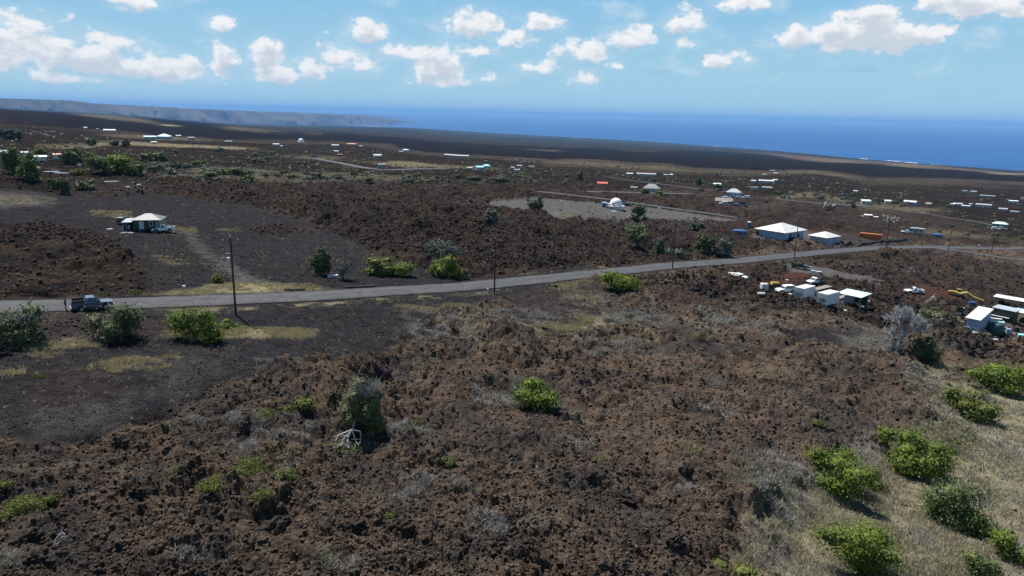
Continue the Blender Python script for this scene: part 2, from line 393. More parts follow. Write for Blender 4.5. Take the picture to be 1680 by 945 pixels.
def ground_material():
    m, nt, bs = new_mat('ground_surface'); g = G(nt)
    pos = g.n('ShaderNodeNewGeometry').outputs['Position']
    z1 = g.n('ShaderNodeAttribute', attribute_name='zone_near'); z2 = g.n('ShaderNodeAttribute', attribute_name='zone_far')
    s1 = g.n('ShaderNodeSeparateColor'); s2 = g.n('ShaderNodeSeparateColor')
    g.l(z1.outputs['Color'], s1.inputs[0]); g.l(z2.outputs['Color'], s2.inputs[0])
    wt = [s1.outputs[0], s1.outputs[1], s1.outputs[2], z1.outputs['Alpha'], s2.outputs[0], s2.outputs[1], s2.outputs[2], z2.outputs['Alpha']]
    nL = g.noise(pos, .02, 3); nB = g.noise(pos, .09, 4, .6); nM = g.noise(pos, .55, 5, .65); nF = g.noise(pos, 2.6, 4, .7); nX = g.noise(pos, .25, 3, .6, .6)
    # rubble lava: weathered brown crusts over grey-black clinker
    aa = g.mix(g.ramp(nM, .38, .64), (.036, .028, .023), (.100, .070, .050))
    aa = g.mix(g.ramp(nF, .42, .75), aa, (.118, .088, .066))
    nC = g.noise(pos, .14, 5, .62, .4)
    aa = g.mix(g.m('MULTIPLY', g.ramp(nC, .54, .66), .6), aa, (.098, .090, .070))
    aa = g.mix(g.m('MULTIPLY', g.ramp(nB, .49, .60), .72), aa, (.040, .037, .037))
    aa = g.mix(g.m('MULTIPLY', g.ramp(nX, .56, .75), .55), aa, (.100, .062, .041))
    aa = g.mix(g.m('MULTIPLY', g.ramp(nL, .52, .66), .35), aa, (.030, .026, .026))
    ci = g.mix(g.ramp(nM, .3, .7), (.033, .031, .034), (.062, .057, .060))
    ci = g.mix(g.m('MULTIPLY', g.ramp(nB, .5, .72), .5), ci, (.058, .044, .046))
    ci = g.mix(g.ramp(nF, .58, .74), ci, (.105, .10, .105)); ci = g.mix(g.ramp(g.noise(pos, 7., 3, .7), .6, .7), ci, (.15, .145, .15))
    dg = g.mix(g.ramp(nM, .3, .7), (.125, .115, .072), (.21, .185, .12))
    dg = g.mix(g.m('MULTIPLY', g.ramp(nB, .48, .66), .6), dg, (.15, .14, .125))
    dg = g.mix(g.m('MULTIPLY', g.ramp(nX, .56, .7), .5), dg, (.085, .10, .045))
    gr = g.mix(g.ramp(nM, .3, .7), (.105, .10, .10), (.165, .158, .152))
    dk = g.mix(g.ramp(nL, .4, .62), (.010, .011, .015), (.021, .021, .026))
    dk = g.mix(g.m('MULTIPLY', g.ramp(nB, .55, .7), .35), dk, (.035, .032, .032))
    tn = g.mix(g.ramp(nB, .3, .7), (.20, .172, .108), (.31, .268, .17))
    tn = g.mix(g.m('MULTIPLY', g.ramp(nM, .45, .65), .55), tn, (.12, .108, .068))
    nP = g.noise(pos, .035, 6, .68); nQ = g.noise(pos, .012, 5, .6)
    pl = g.mix(g.ramp(nL, .35, .65), (.020, .018, .017), (.045, .038, .030))
    pl = g.mix(g.m('MULTIPLY', g.ramp(nP, .52, .62), .8), pl, (.15, .128, .085))
    pl = g.mix(g.m('MULTIPLY', g.ramp(nQ, .50, .60), .6), pl, (.030, .034, .020))
    pl = g.mix(g.ramp(g.noise(pos, .11, 5, .7), .54, .60), pl, (.016, .018, .013))
    rd = g.mix(g.ramp(nM, .3, .7), (.075, .036, .028), (.125, .06, .045))
    acc = None
    for w, c, kz in zip(wt, (aa, ci, dg, gr, dk, tn, pl, rd), (1.14, .55, 1.2, .70, .45, .95, .62, .62)):
        w = g.m('MULTIPLY', w, kz)
        v = g.n('ShaderNodeVectorMath', operation='SCALE'); g.l(c, v.inputs[0]); g.l(w, v.inputs['Scale'])
        if acc is None: acc = v.outputs[0]
        else:
            a = g.n('ShaderNodeVectorMath', operation='ADD'); g.l(acc, a.inputs[0]); g.l(v.outputs[0], a.inputs[1]); acc = a.outputs[0]
    df = g.m('MULTIPLY', g.n('ShaderNodeAttribute', attribute_name='dark_flow').outputs['Fac'], g.m('ADD', wt[0], wt[6], clamp=True))
    dark_mul = g.n('ShaderNodeMix', data_type='RGBA', blend_type='MULTIPLY'); dark_mul.inputs[0].default_value = 1; g.l(acc, dark_mul.inputs[6]); dark_mul.inputs[7].default_value = (.47, .46, .50, 1)
    acc = g.mix(df, acc, dark_mul.outputs[2])
    g.l(acc, bs.inputs['Base Color']); bs.inputs['Roughness'].default_value = 1; bs.inputs['Specular IOR Level'].default_value = 0
    bp = g.n('ShaderNodeBump'); bp.inputs['Strength'].default_value = .9; bp.inputs['Distance'].default_value = .32
    g.l(g.noise(pos, 3.3, 5, .75), bp.inputs['Height'])
    bp2 = g.n('ShaderNodeBump'); bp2.inputs['Strength'].default_value = .7; bp2.inputs['Distance'].default_value = 1.6
    g.l(g.noise(pos, .35, 5, .75), bp2.inputs['Height']); g.l(bp.outputs[0], bp2.inputs['Normal'])
    g.l(bp2.outputs[0], bs.inputs['Normal'])
    return m

def plain(name, col, rough=.6, metal=0, var=.25, scale=3.0, spec=.3, dirt=None, bump=0):
    m, nt, bs = new_mat(name); g = G(nt)
    tc = g.n('ShaderNodeTexCoord').outputs['Object']
    n = g.noise(tc, scale, 5, .6)
    c2 = tuple(c*(1-var) for c in col)
    c = g.mix(g.ramp(n, .3, .7), c2, col)
    if dirt:
        c = g.mix(g.m('MULTIPLY', g.ramp(g.noise(tc, scale*.6, 6, .7), .52, .72), .6), c, dirt)
    g.l(c, bs.inputs['Base Color']); bs.inputs['Roughness'].default_value = rough; bs.inputs['Metallic'].default_value = metal; bs.inputs['Specular IOR Level'].default_value = spec
    if bump:
        b = g.n('ShaderNodeBump'); b.inputs['Strength'].default_value = bump; b.inputs['Distance'].default_value = .05
        g.l(g.noise(tc, scale*5, 4, .7), b.inputs['Height']); g.l(b.outputs[0], bs.inputs['Normal'])
    return m
def corrugated(name, col, pitch=.25, dirt=(.25, .2, .16), amt=.35):
    m, nt, bs = new_mat(name); g = G(nt)
    tc = g.n('ShaderNodeTexCoord').outputs['Object']
    w = g.n('ShaderNodeTexWave'); w.inputs['Scale'].default_value = .3/pitch; w.inputs['Distortion'].default_value = 0; g.l(tc, w.inputs['Vector'])
    n = g.noise(tc, .9, 6, .7)
    c = g.mix(g.m('MULTIPLY', g.ramp(n, .48, .7), amt), col, dirt)
    g.l(c, bs.inputs['Base Color']); bs.inputs['Roughness'].default_value = .5; bs.inputs['Specular IOR Level'].default_value = .3
    b = g.n('ShaderNodeBump'); b.inputs['Strength'].default_value = .5; b.inputs['Distance'].default_value = .03
    g.l(w.outputs[1], b.inputs['Height']); g.l(b.outputs[0], bs.inputs['Normal'])
    return m
def leafy(name, dark, light, third=None, trans=.25):
    m, nt, bs = new_mat(name); g = G(nt)
    geo = g.n('ShaderNodeNewGeometry')
    n = g.noise(geo.outputs['Position'], .9, 3, .6)
    f = g.m('ADD', g.m('MULTIPLY', geo.outputs['Random Per Island'], .6), g.m('MULTIPLY', n, .5))
    c = g.mix(g.ramp(f, .25, .8), dark, light)
    if third: c = g.mix(g.ramp(g.noise(geo.outputs['Position'], .35, 3), .52, .68), c, third)
    g.l(c, bs.inputs['Base Color']); bs.inputs['Roughness'].default_value = .7; bs.inputs['Specular IOR Level'].default_value = .2
    tr = g.n('ShaderNodeBsdfTranslucent'); g.l(c, tr.inputs[0]); mx = g.n('ShaderNodeMixShader'); mx.inputs[0].default_value = trans
    g.l(bs.outputs[0], mx.inputs[1]); g.l(tr.outputs[0], mx.inputs[2]); g.l(mx.outputs[0], nt.nodes['Material Output'].inputs[0])
    return m

M = {}
M['ground'] = ground_material()
def asphalt():
    m, nt, bs = new_mat('asphalt'); g = G(nt)
    pos = g.n('ShaderNodeNewGeometry').outputs['Position']
    at = g.n('ShaderNodeAttribute', attribute_name='across').outputs['Fac']
    c = g.mix(g.ramp(g.noise(pos, .25, 5, .6), .35, .65), (.070, .071, .076), (.098, .098, .103))
    c = g.mix(g.m('MULTIPLY', g.ramp(g.noise(pos, 1.4, 5, .7), .55, .75), .4), c, (.065, .064, .067))
    edge = g.ramp(g.m('ADD', g.m('ABSOLUTE', at), g.m('MULTIPLY', g.noise(pos, .8, 5, .75), .5)), 1.06, 1.22)
    tr_ = g.m('ABSOLUTE', g.m('SUBTRACT', g.m('ABSOLUTE', at), .42))
    c = g.mix(g.m('MULTIPLY', g.ramp(tr_, .22, .04), .28), c, (.14, .14, .144))
    vo = g.n('ShaderNodeTexVoronoi', feature='DISTANCE_TO_EDGE'); vo.inputs['Scale'].default_value = .32
    wv = g.n('ShaderNodeVectorMath', operation='ADD'); nz = g.n('ShaderNodeTexNoise'); nz.inputs['Scale'].default_value = .9; nz.inputs['Detail'].default_value = 5; g.l(pos, nz.inputs['Vector']); g.l(nz.outputs['Color'], wv.inputs[0]); g.l(pos, wv.inputs[1]); g.l(wv.outputs[0], vo.inputs['Vector'])
    c = g.mix(g.m('MULTIPLY', g.ramp(vo.outputs[0], .045, .012), .6), c, (.035, .034, .034))
    c = g.mix(g.m('MULTIPLY', g.ramp(g.noise(pos, .12, 3, .5), .58, .62), .5), c, (.075, .075, .078))
    c = g.mix(edge, c, (.05, .046, .043)); c = g.mix(.35, c, (.02, .02, .021))
    g.l(c, bs.inputs['Base Color']); bs.inputs['Roughness'].default_value = .85; bs.inputs['Specular IOR Level'].default_value = .2
    return m
M['asphalt'] = asphalt()
M['grass_dry'] = leafy('dry_grass_blades', (.24, .21, .15), (.46, .41, .30), (.35, .325, .28), .2)
M['grass_yel'] = leafy('yellow_grass_blades', (.27, .23, .13), (.47, .40, .24), (.31, .28, .16), .25)
M['twig'] = leafy('grey_twigs', (.16, .15, .142), (.34, .325, .305), (.23, .22, .15), .12)
M['leaf_green'] = leafy('bright_leaves', (.062, .098, .013), (.18, .23, .036), (.10, .125, .030), .3)
M['leaf_lime'] = leafy('lime_leaves', (.070, .085, .018), (.165, .18, .045), None, .3)
M['leaf_olive'] = leafy('olive_leaves', (.055, .068, .030), (.135, .145, .068), None, .2)
M['leaf_mid'] = leafy('mid_green_leaves', (.055, .08, .022), (.15, .18, .06), (.115, .13, .06), .25)
M['leaf_grey'] = leafy('grey_leaves', (.05, .056, .045), (.13, .138, .115), None, .15)
M['leaf_dark'] = leafy('dark_leaves', (.032, .048, .017), (.088, .112, .042), None, .2)
M['bark'] = plain('grey_bark', (.16, .145, .13), .9, var=.5, bump=.5)
M['bark_pale'] = plain('bleached_wood', (.62, .60, .58), .85, var=.35)
M['pole'] = plain('weathered_pole_wood', (.075, .05, .038), .9, var=.4, scale=1.5)
M['metal'] = plain('galvanised_metal', (.45, .46, .48), .45, .6)
M['ceramic'] = plain('pale_insulator', (.6, .6, .6), .3)
M['wire'] = plain('wire', (.05, .05, .05), .6)
M['rock'] = plain('lava_rock', (.092, .064, .047), .95, var=.6, scale=.9, spec=.1, dirt=(.04, .035, .033), bump=.8)
M['white_roof'] = corrugated('white_metal_roof', (.52, .52, .52), .3, (.5, .47, .43), .3)
M['pale_roof'] = corrugated('weathered_pale_roof', (.34, .34, .34), .3, (.25, .23, .2), .5)
M['white_wall'] = plain('white_paint', (.42, .43, .44), .6, var=.08, dirt=(.4, .38, .35))
M['cont_white'] = corrugated('white_container_steel', (.70, .71, .72), .28, (.33, .27, .23), .5)
M['blue_and_shade_wall'] = plain('pale_blue_paint_and_shade', (.30, .40, .53), .6, var=.08)  # pale blue paint; on white walls the shade is put into this colour
M['grey_wall'] = plain('grey_wall_paint', (.36, .37, .38), .7, var=.15)
M['cream'] = plain('cream_paint', (.68, .62, .52), .7, var=.1)
M['green_wall'] = plain('dark_green_paint', (.05, .07, .045), .6, var=.2)
M['teal_wall'] = plain('teal_green_paint', (.16, .30, .29), .6, var=.2)
M['beige_roof'] = corrugated('beige_shingle_roof', (.15, .152, .150), .3, (.15, .13, .11), .4)
M['brown_roof'] = corrugated('brown_grey_roof', (.20, .17, .145), .3, (.15, .13, .11), .5)
M['blue_roof'] = corrugated('pale_blue_roof', (.50, .64, .74), .3, (.4, .45, .5), .3)
M['turq_roof'] = corrugated('turquoise_roof', (.28, .62, .68), .3, (.3, .5, .5), .3)
M['mint_roof'] = corrugated('mint_green_roof', (.50, .66, .60), .3, (.35, .45, .4), .4)
M['red_roof'] = corrugated('red_roof', (.50, .10, .07), .3, (.35, .1, .08), .4)
M['orange_roof'] = corrugated('orange_roof', (.62, .30, .17), .3, (.45, .22, .14), .4)
M['grey_roof'] = corrugated('blue_grey_roof', (.33, .37, .41), .3, (.25, .26, .28), .4)
M['glass'] = plain('window_glass', (.03, .045, .06), .12, var=.1, spec=.6)
M['pale_door'] = plain('pale_blue_door', (.55, .63, .72), .5, var=.08)
M['trim'] = plain('white_trim', (.78, .78, .77), .5, var=.05)
M['dark_inside'] = plain('dark_boards', (.05, .042, .038), .8, var=.3)
M['wood'] = plain('grey_planks', (.26, .23, .20), .8, var=.4)
M['tank_blue'] = plain('blue_tank_liner', (.04, .09, .22), .5, var=.2)
M['orange_steel'] = corrugated('orange_container_steel', (.42, .11, .025), .28, (.25, .09, .05), .4)
M['concrete'] = plain('concrete', (.24, .235, .22), .8, var=.2)
M['tyre'] = plain('tyre_rubber', (.02, .02, .02), .8, var=.2)
M['rim'] = plain('wheel_rim', (.40, .41, .42), .35, .7)
M['chrome'] = plain('bright_bumper', (.55, .56, .58), .3, .8)
M['lamp_glass'] = plain('headlamp_glass', (.75, .78, .8), .15, spec=.6)
M['tail'] = plain('tail_lamp_red', (.35, .02, .02), .3)
M['car_white'] = plain('white_car_paint', (.86, .87, .88), .3, var=.06, spec=.5, dirt=(.5, .47, .42))
M['car_grey'] = plain('slate_grey_car_paint', (.14, .17, .23), .28, .35, var=.1, spec=.5)
M['car_black'] = plain('black_car_paint', (.02, .02, .024), .3, var=.2, spec=.5)
M['car_tan'] = plain('tan_car_paint', (.33, .30, .26), .4, var=.1, spec=.4)
M['yellow'] = plain('worn_yellow_paint', (.42, .31, .06), .6, var=.35, dirt=(.25, .2, .1))
M['black'] = plain('black_plastic', (.03, .03, .032), .6)
M['pink'] = plain('faded_pink_plastic', (.62, .22, .30), .5, var=.2)
M['tarp'] = plain('dark_teal_tarp', (.05, .11, .115), .5, var=.3, bump=.4)
M['dome_white'] = plain('dome_white', (.82, .82, .82), .5, var=.05)
M['mint'] = plain('mint_panel', (.42, .60, .56), .5, var=.15)
M['plastic_white'] = plain('white_plastic', (.60, .60, .59), .4, var=.1)
M['stone'] = plain('dry_stone_black', (.035, .032, .032), .95, var=.5, scale=4, bump=.9)
M['skin'] = plain('skin', (.30, .19, .13), .6)
M['cloth_dark'] = plain('dark_clothing', (.03, .032, .045), .9)
M['cloth_navy'] = plain('navy_trousers', (.025, .03, .06), .9)
M['hair'] = plain('dark_hair', (.02, .016, .012), .8)

# ------------------------------------------------------------------ mesh helpers
def mesh_np(name, V, F, mat, parent=None, smooth=False):
    """V (n,3), F (m,k) with one face size"""
    me = bpy.data.meshes.new(name); V = np.asarray(V, np.float32); F = np.asarray(F, np.int32)
    me.vertices.add(len(V)); me.vertices.foreach_set('co', V.ravel())
    k = F.shape[1]; me.loops.add(F.size); me.loops.foreach_set('vertex_index', F.ravel())
    me.polygons.add(len(F)); me.polygons.foreach_set('loop_start', np.arange(0, F.size, k, dtype=np.int32)); me.polygons.foreach_set('loop_total', np.full(len(F), k, np.int32))
    if smooth: me.polygons.foreach_set('use_smooth', np.ones(len(F), bool))
    me.update(calc_edges=True)
    if mat: me.materials.append(mat)
    o = bpy.data.objects.new(name, me); COL.objects.link(o)
    if parent: o.parent = parent
    return o
class MB:
    def __init__(s): s.v = []; s.f = []
    def add(s, vs, fs):
        b = len(s.v); s.v += [tuple(v) for v in vs]; s.f += [tuple(b+i for i in f) for f in fs]; return s
    def box(s, x0, x1, y0, y1, z0, z1, rz=0, c=None):
        vs = [(x, y, z) for z in (z0, z1) for x, y in ((x0, y0), (x1, y0), (x1, y1), (x0, y1))]
        if rz:
            cx, cy = c if c else ((x0+x1)/2, (y0+y1)/2)
            vs = [(cx+(x-cx)*cos(rz)-(y-cy)*sin(rz), cy+(x-cx)*sin(rz)+(y-cy)*cos(rz), z) for x, y, z in vs]
        return s.add(vs, [(3, 2, 1, 0), (4, 5, 6, 7), (0, 1, 5, 4), (1, 2, 6, 5), (2, 3, 7, 6), (3, 0, 4, 7)])
    def prism(s, prof, x0, x1, axis='x', inset=None):
        """closed outline prof swept along an axis; prof in (y,z) for x, (x,z) for y"""
        n = len(prof); vs = []
        for e in (x0, x1):
            for a, b in prof: vs.append((e, a, b) if axis == 'x' else (a, e, b))
        fs = [tuple(range(n))[::-1], tuple(range(n, 2*n))]+[(i, (i+1) % n, n+(i+1) % n, n+i) for i in range(n)]
        return s.add(vs, fs)
    def tube(s, P, rad, n=7, cap=True):
        P = [Vector(p) for p in P]; rad = rad if isinstance(rad, (list, tuple)) else [rad]*len(P)
        b = len(s.v)
        for i, p in enumerate(P):
            d = (P[min(i+1, len(P)-1)]-P[max(i-1, 0)]).normalized()
            a = d.cross(Vector((0, 0, 1)) if abs(d.z) < .95 else Vector((1, 0, 0))).normalized(); c = d.cross(a)
            for k in range(n):
                t = 2*pi*k/n; s.v.append(tuple(p+(a*cos(t)+c*sin(t))*rad[i]))
        for i in range(len(P)-1):
            for k in range(n):
                s.f.append((b+i*n+k, b+i*n+(k+1) % n, b+(i+1)*n+(k+1) % n, b+(i+1)*n+k))
        if cap: s.f.append(tuple(b+k for k in range(n))[::-1]); s.f.append(tuple(b+(len(P)-1)*n+k for k in range(n)))
        return s
    def lathe(s, prof, c=(0, 0, 0), n=20):
        b = len(s.v)
        for r, z in prof:
            for k in range(n): s.v.append((c[0]+r*cos(2*pi*k/n), c[1]+r*sin(2*pi*k/n), c[2]+z))
        for i in range(len(prof)-1):
            for k in range(n): s.f.append((b+i*n+k, b+i*n+(k+1) % n, b+(i+1)*n+(k+1) % n, b+(i+1)*n+k))
        if prof[0][0] > .001: s.f.append(tuple(b+k for k in range(n))[::-1])
        if prof[-1][0] > .001: s.f.append(tuple(b+(len(prof)-1)*n+k for k in range(n)))
        return s
    def build(s, name, mat, parent=None, loc=None, bevel=0, smooth=False):
        me = bpy.data.meshes.new(name); me.from_pydata(s.v, [], s.f)
        bm = bmesh.new(); bm.from_mesh(me); bmesh.ops.remove_doubles(bm, verts=bm.verts, dist=1e-5); bmesh.ops.recalc_face_normals(bm, faces=bm.faces)
        if bevel:
            ed = [e for e in bm.edges if len(e.link_faces) == 2 and e.calc_face_angle(0) > .5]
            bmesh.ops.bevel(bm, geom=ed, offset=bevel, segments=2, affect='EDGES', profile=.5)
        if smooth:
            for f in bm.faces: f.smooth = True
        bm.to_mesh(me); bm.free()
        me.materials.append(M[mat] if isinstance(mat, str) else mat)
        o = bpy.data.objects.new(name, me); COL.objects.link(o)
        if parent: o.parent = parent
        if loc is not None: o.location = loc
        return o
def tag(o, label=None, cat=None, group=None, kind=None):
    if label: o['label'] = label
    if cat: o['category'] = cat
    if group: o['group'] = group
    if kind: o['kind'] = kind
    return o
def empty(name, loc, rz, label, cat, group=None):
    o = bpy.data.objects.new(name, None); COL.objects.link(o); o.location = loc; o.rotation_euler = (0, 0, rz); o.empty_display_size = .3
    return tag(o, label, cat, group)
def at(u, v, sink=0, mode='base'):
    """place on the ground: (x, y, z), bearing"""
    x, y = spot(u, v)
    # the hollow and the humps of the lava move the ground a little; walk the sight line down to the finished surface
    th, t = sight(u, v); th = float(th); t = float(t); r = math.hypot(x, y)
    if r < 260:
        for k in range(6):
            z = float(surf(np.array([r*sin(th)]), np.array([r*cos(th)]))[0])
            r += ((CZ-z)/t-r)*.6
    x, y = r*sin(th), r*cos(th)
    z = float(surf(np.array([x]), np.array([y]))[0])
    return Vector((x, y, z-sink)), th
def dup(root, loc, rz, label=None, group=None, scale=None):
    r_ = root.copy(); COL.objects.link(r_); r_.location = loc; r_.rotation_euler = (0, 0, rz)
    if label: r_['label'] = label
    if group: r_['group'] = group
    if scale: r_.scale = scale
    for ch in list(root.children):
        c = ch.copy(); COL.objects.link(c); c.parent = r_
        for g_ in ch.children:
            d = g_.copy(); COL.objects.link(d); d.parent = c
    return r_

# ------------------------------------------------------------------ ground, roads, sea
idx = np.arange(NR*NT).reshape(NR, NT)
F = np.stack([idx[:-1, :-1], idx[:-1, 1:], idx[1:, 1:], idx[1:, :-1]], -1).reshape(-1, 4)
V = np.stack([XG, YG, ZF], -1).reshape(-1, 3)
ground = mesh_np('ground', V, F, M['ground'])
tag(ground, 'broad slope of brown rubble lava, dark cinder lots and dry grass', None, None, 'structure')
Wn = W/np.maximum(W.sum(0), 1e-6)
for nm, ks in (('zone_near', (0, 1, 2, 3)), ('zone_far', (4, 5, 6, 7))):
    a = ground.data.attributes.new(nm, 'FLOAT_COLOR', 'POINT')
    a.data.foreach_set('color', np.stack([Wn[k] for k in ks], -1).astype(np.float32).ravel())
a = ground.data.attributes.new('dark_flow', 'FLOAT', 'POINT'); a.data.foreach_set('value', DARKF.astype(np.float32).ravel())
del V, F, Wn

def ribbon(name, L, hw, lift, label, n=7):
    L = smooth_line(L, 1.2) if name == 'road' else L
    d = np.gradient(L, axis=0); d /= np.linalg.norm(d, axis=1)[:, None]; nrm = np.stack([-d[:, 1], d[:, 0]], 1)
    t = np.linspace(-1, 1, n)
    jit = 1+.13*(fbm(L[:, 0]/1.8, L[:, 1]/1.8, 77, 4)-.5)*2
    X = L[:, 0][:, None]+nrm[:, 0][:, None]*t*hw*jit[:, None]; Y = L[:, 1][:, None]+nrm[:, 1][:, None]*t*hw*jit[:, None]
    th = np.arctan2(X, Y); r = np.hypot(X, Y)
    Zs = base_rel(th, r)+CZ+lift-.12*t*t*hw/3
    Zs = np.maximum(Zs, surf(X.ravel(), Y.ravel()).reshape(X.shape)+lift*.5)
    ix = np.arange(X.size).reshape(X.shape)
    F = np.stack([ix[:-1, :-1], ix[:-1, 1:], ix[1:, 1:], ix[1:, :-1]], -1).reshape(-1, 4)
    o = mesh_np(name, np.stack([X, Y, Zs], -1).reshape(-1, 3), F, M['asphalt'], smooth=True)
    a = o.data.attributes.new('across', 'FLOAT', 'POINT'); a.data.foreach_set('value', np.tile(t, len(L)).astype(np.float32))
    return tag(o, label, None, None, 'structure')
ribbon('road', RL['main'], RW['main'], .17, 'narrow grey asphalt road crossing the lava field', 9)
ribbon('side_road', RL['fork'], RW['fork'], .15, 'grey asphalt side road dropping away at the right')
for k, l in (('dome', 'grey lane running past the white dome'), ('far_east', 'thin grey lane below the row of white roofed houses'), ('far_mid', 'thin grey lane behind the beige roofed house'),
             ('far_west', 'grey lane curving through the far scrub'), ('far_left', 'pale lane in the scrub at the left'), ('far_house', 'pale lane in front of the beige roofed house')):
    ribbon('lane', RL[k], RW[k], .35, l, 5)

def sea():
    rs = np.concatenate([[4500], np.exp(np.linspace(math.log(6000), math.log(110000), 40))]); ts = np.linspace(R(-60), R(75), 60)
    T_, R_ = np.meshgrid(ts, rs); ix = np.arange(T_.size).reshape(T_.shape)
    F = np.stack([ix[:-1, :-1], ix[:-1, 1:], ix[1:, 1:], ix[1:, :-1]], -1).reshape(-1, 4)
    m, nt, bs = new_mat('sea_water'); g = G(nt)
    pos = g.n('ShaderNodeNewGeometry').outputs['Position']
    mp = g.n('ShaderNodeMapping'); mp.inputs['Scale'].default_value = (.0004, .0013, 1); g.l(pos, mp.inputs[0])
    c = g.mix(g.ramp(g.noise(mp.outputs[0], 1, 6, .7), .35, .7), (.010, .058, .175), (.018, .078, .22))
    g.l(c, bs.inputs['Base Color']); bs.inputs['Roughness'].default_value = .55; bs.inputs['IOR'].default_value = 1.33; bs.inputs['Specular IOR Level'].default_value = .12
    o = mesh_np('sea', np.stack([R_*np.sin(T_), R_*np.cos(T_), np.full(T_.shape, SEA)], -1).reshape(-1, 3), F, m, smooth=True)
    tag(o, 'deep blue sea reaching to the horizon', None, None, 'structure')
sea()
def surf_lines():
    mb = MB()
    m, nt, bs = new_mat('white_surf'); bs.inputs['Base Color'].default_value = (.8, .82, .84, 1); bs.inputs['Roughness'].default_value = .9
    rg = random.Random(3)
    for u0, u1, v0, v1 in ((1170, 1180, 239.5, 240.5), (1451, 1466, 263.6, 264.8), (1466, 1478, 264.9, 265.4), (1482, 1505, 266.2, 268.3), (1528, 1552, 270.2, 272.2), (1410, 1424, 260.6, 261.8), (940, 947, 225.1, 225.4)):
        for k in range(5):
            a = k/5; b = (k+1)/5
            P = []
            for t in (a, b):
                u = u0+(u1-u0)*t; v = v0+(v1-v0)*t
                th, d = sight(u, v-.35); r = 400/float(d); P.append((r, float(th)))
            dep = 50*rg.uniform(.3, 1.1)
            q = [(P[0][0]-dep/2, P[0][1]), (P[1][0]-dep/2, P[1][1]), (P[1][0]+dep, P[1][1]), (P[0][0]+dep, P[0][1])]
            mb.add([(r*sin(t), r*cos(t), SEA+1.5) for r, t in q], [(0, 1, 2, 3)])
    o = mb.build('surf', m); tag(o, 'white surf breaking along the lava shore', None, None, 'stuff')
surf_lines()

# ------------------------------------------------------------------ the long sea cliff far off
def hills():
    TOP = [(-220, 150), (-60, 158), (0, 161), (70, 163.5), (110, 164.5), (128, 166), (150, 169.5), (200, 172), (260, 175), (300, 177.5), (360, 180.5), (420, 183.5), (450, 184.8), (500, 186.5), (560, 189), (600, 191), (622, 194), (634, 196.5), (660, 198), (692, 199.5)]
    BOT = [(-220, 168), (-60, 175), (0, 177), (70, 181), (130, 185), (200, 190.5), (260, 195), (300, 198), (360, 202), (420, 205), (500, 205.6), (560, 205.8), (620, 205.5), (660, 203.5), (692, 202)]
    us = np.linspace(-220, 690, 420)
    tv = np.interp(us, *zip(*TOP)); bv = np.interp(us, *zip(*BOT))
    R0 = np.interp(us, [-220, 0, 300, 500, 640, 690], [12500, 13500, 16500, 19000, 23500, 30000])
    thb, tb = sight(us, bv); tht, tt = sight(us, tv)
    rows = []
    prof = [(0, -.12), (.0, 0), (.18, .14), (.4, .36), (.62, .62), (.82, .86), (1, 1), (1.9, 1.02), (4, 1.0), (9, .92)]
    for k, (f, hf) in enumerate(prof):
        D = R0*.075
        rr_ = R0+D*f
        if 0 < f < 1.5:
            gul = fbm(us/14.+f*1.3, np.full_like(us, .7+f*1.1), 55, 4)-.5
            rr_ = rr_+D*1.3*gul*(1-abs(f-.45))
        zb = -tb*R0; zt = -tt*(R0+D)
        if hf >= 1 and k > 6: z = -(tt*1.0)*(rr_)*hf-np.abs(zt)*0-(rr_-R0-D)*.006
        else: z = zb+(zt-zb)*hf
        if f in (.4, .62, .82): z = z+(fbm(us/5., np.full_like(us, f*9), 58, 3)-.5)*(zt-zb)*.14
        rows.append(np.stack([rr_*np.sin(tht), rr_*np.cos(tht), z+CZ], -1))
    V = np.array(rows); n, m_ = V.shape[:2]; ix = np.arange(n*m_).reshape(n, m_)
    F = np.stack([ix[:-1, :-1], ix[:-1, 1:], ix[1:, 1:], ix[1:, :-1]], -1).reshape(-1, 4)
    m, nt, bs = new_mat('cliff_slope'); g = G(nt)
    pos = g.n('ShaderNodeNewGeometry').outputs['Position']
    c = g.mix(g.ramp(g.noise(pos, .0014, 5, .65), .38, .64), (.045, .038, .034), (.10, .082, .062))
    c = g.mix(g.m('MULTIPLY', g.ramp(g.noise(pos, .005, 5, .7), .5, .66), .5), c, (.06, .062, .04))
    g.l(c, bs.inputs['Base Color']); bs.inputs['Roughness'].default_value = 1; bs.inputs['Specular IOR Level'].default_value = 0
    o = mesh_np('hills', V.reshape(-1, 3), F[:, ::-1], m, smooth=True)
    tag(o, 'long flat topped sea cliff along the far coast', None, None, 'structure')
    # the small cinder cone on the shore
    x, y = spot(722, 209); z = float(base_rel(math.atan2(x, y), math.hypot(x, y)))+CZ
    mb = MB(); s = mpp(x, y)
    mb.lathe([(24*s, -10), (14*s, 1.6*s), (6*s, 3.6*s), (3*s, 3.2*s), (.01, 3*s)], (x, y, z), 16)
    tag(mb.build('cinder_cone', m, smooth=True), 'small cinder cone standing on the far shore', None, None, 'structure')
    # wind turbines
    t0 = None
    for u in (393, 410, 421, 440, 449, 455, 466, 474, 480):
        i = int(np.argmin(np.abs(us-u))); p = rows[7][i]; s = 22000/1200
        loc = Vector((p[0], p[1], p[2]-8))
        if t0 is None:
            t0 = empty('wind_turbine', loc, 0, 'hair thin wind turbine in the row along the far cliff top', 'wind turbine', 'wind turbines on the far cliff')
            MB().tube([(0, 0, 0), (0, 0, 78)], [3.2, 2.2], 8).build('tower', 'white_wall', t0)
            b = MB()
            for k in range(3):
                a = 2*pi*k/3+.4
                b.tube([(0, -4, 78), (34*sin(a), -4, 78+34*cos(a))], [1.8, .6], 5)
            b.box(-2, 2, -5, 6, 76, 80.5); b.build('rotor', 'white_wall', t0)
        else: dup(t0, loc, rnd.uniform(-.4, .4))
hills()
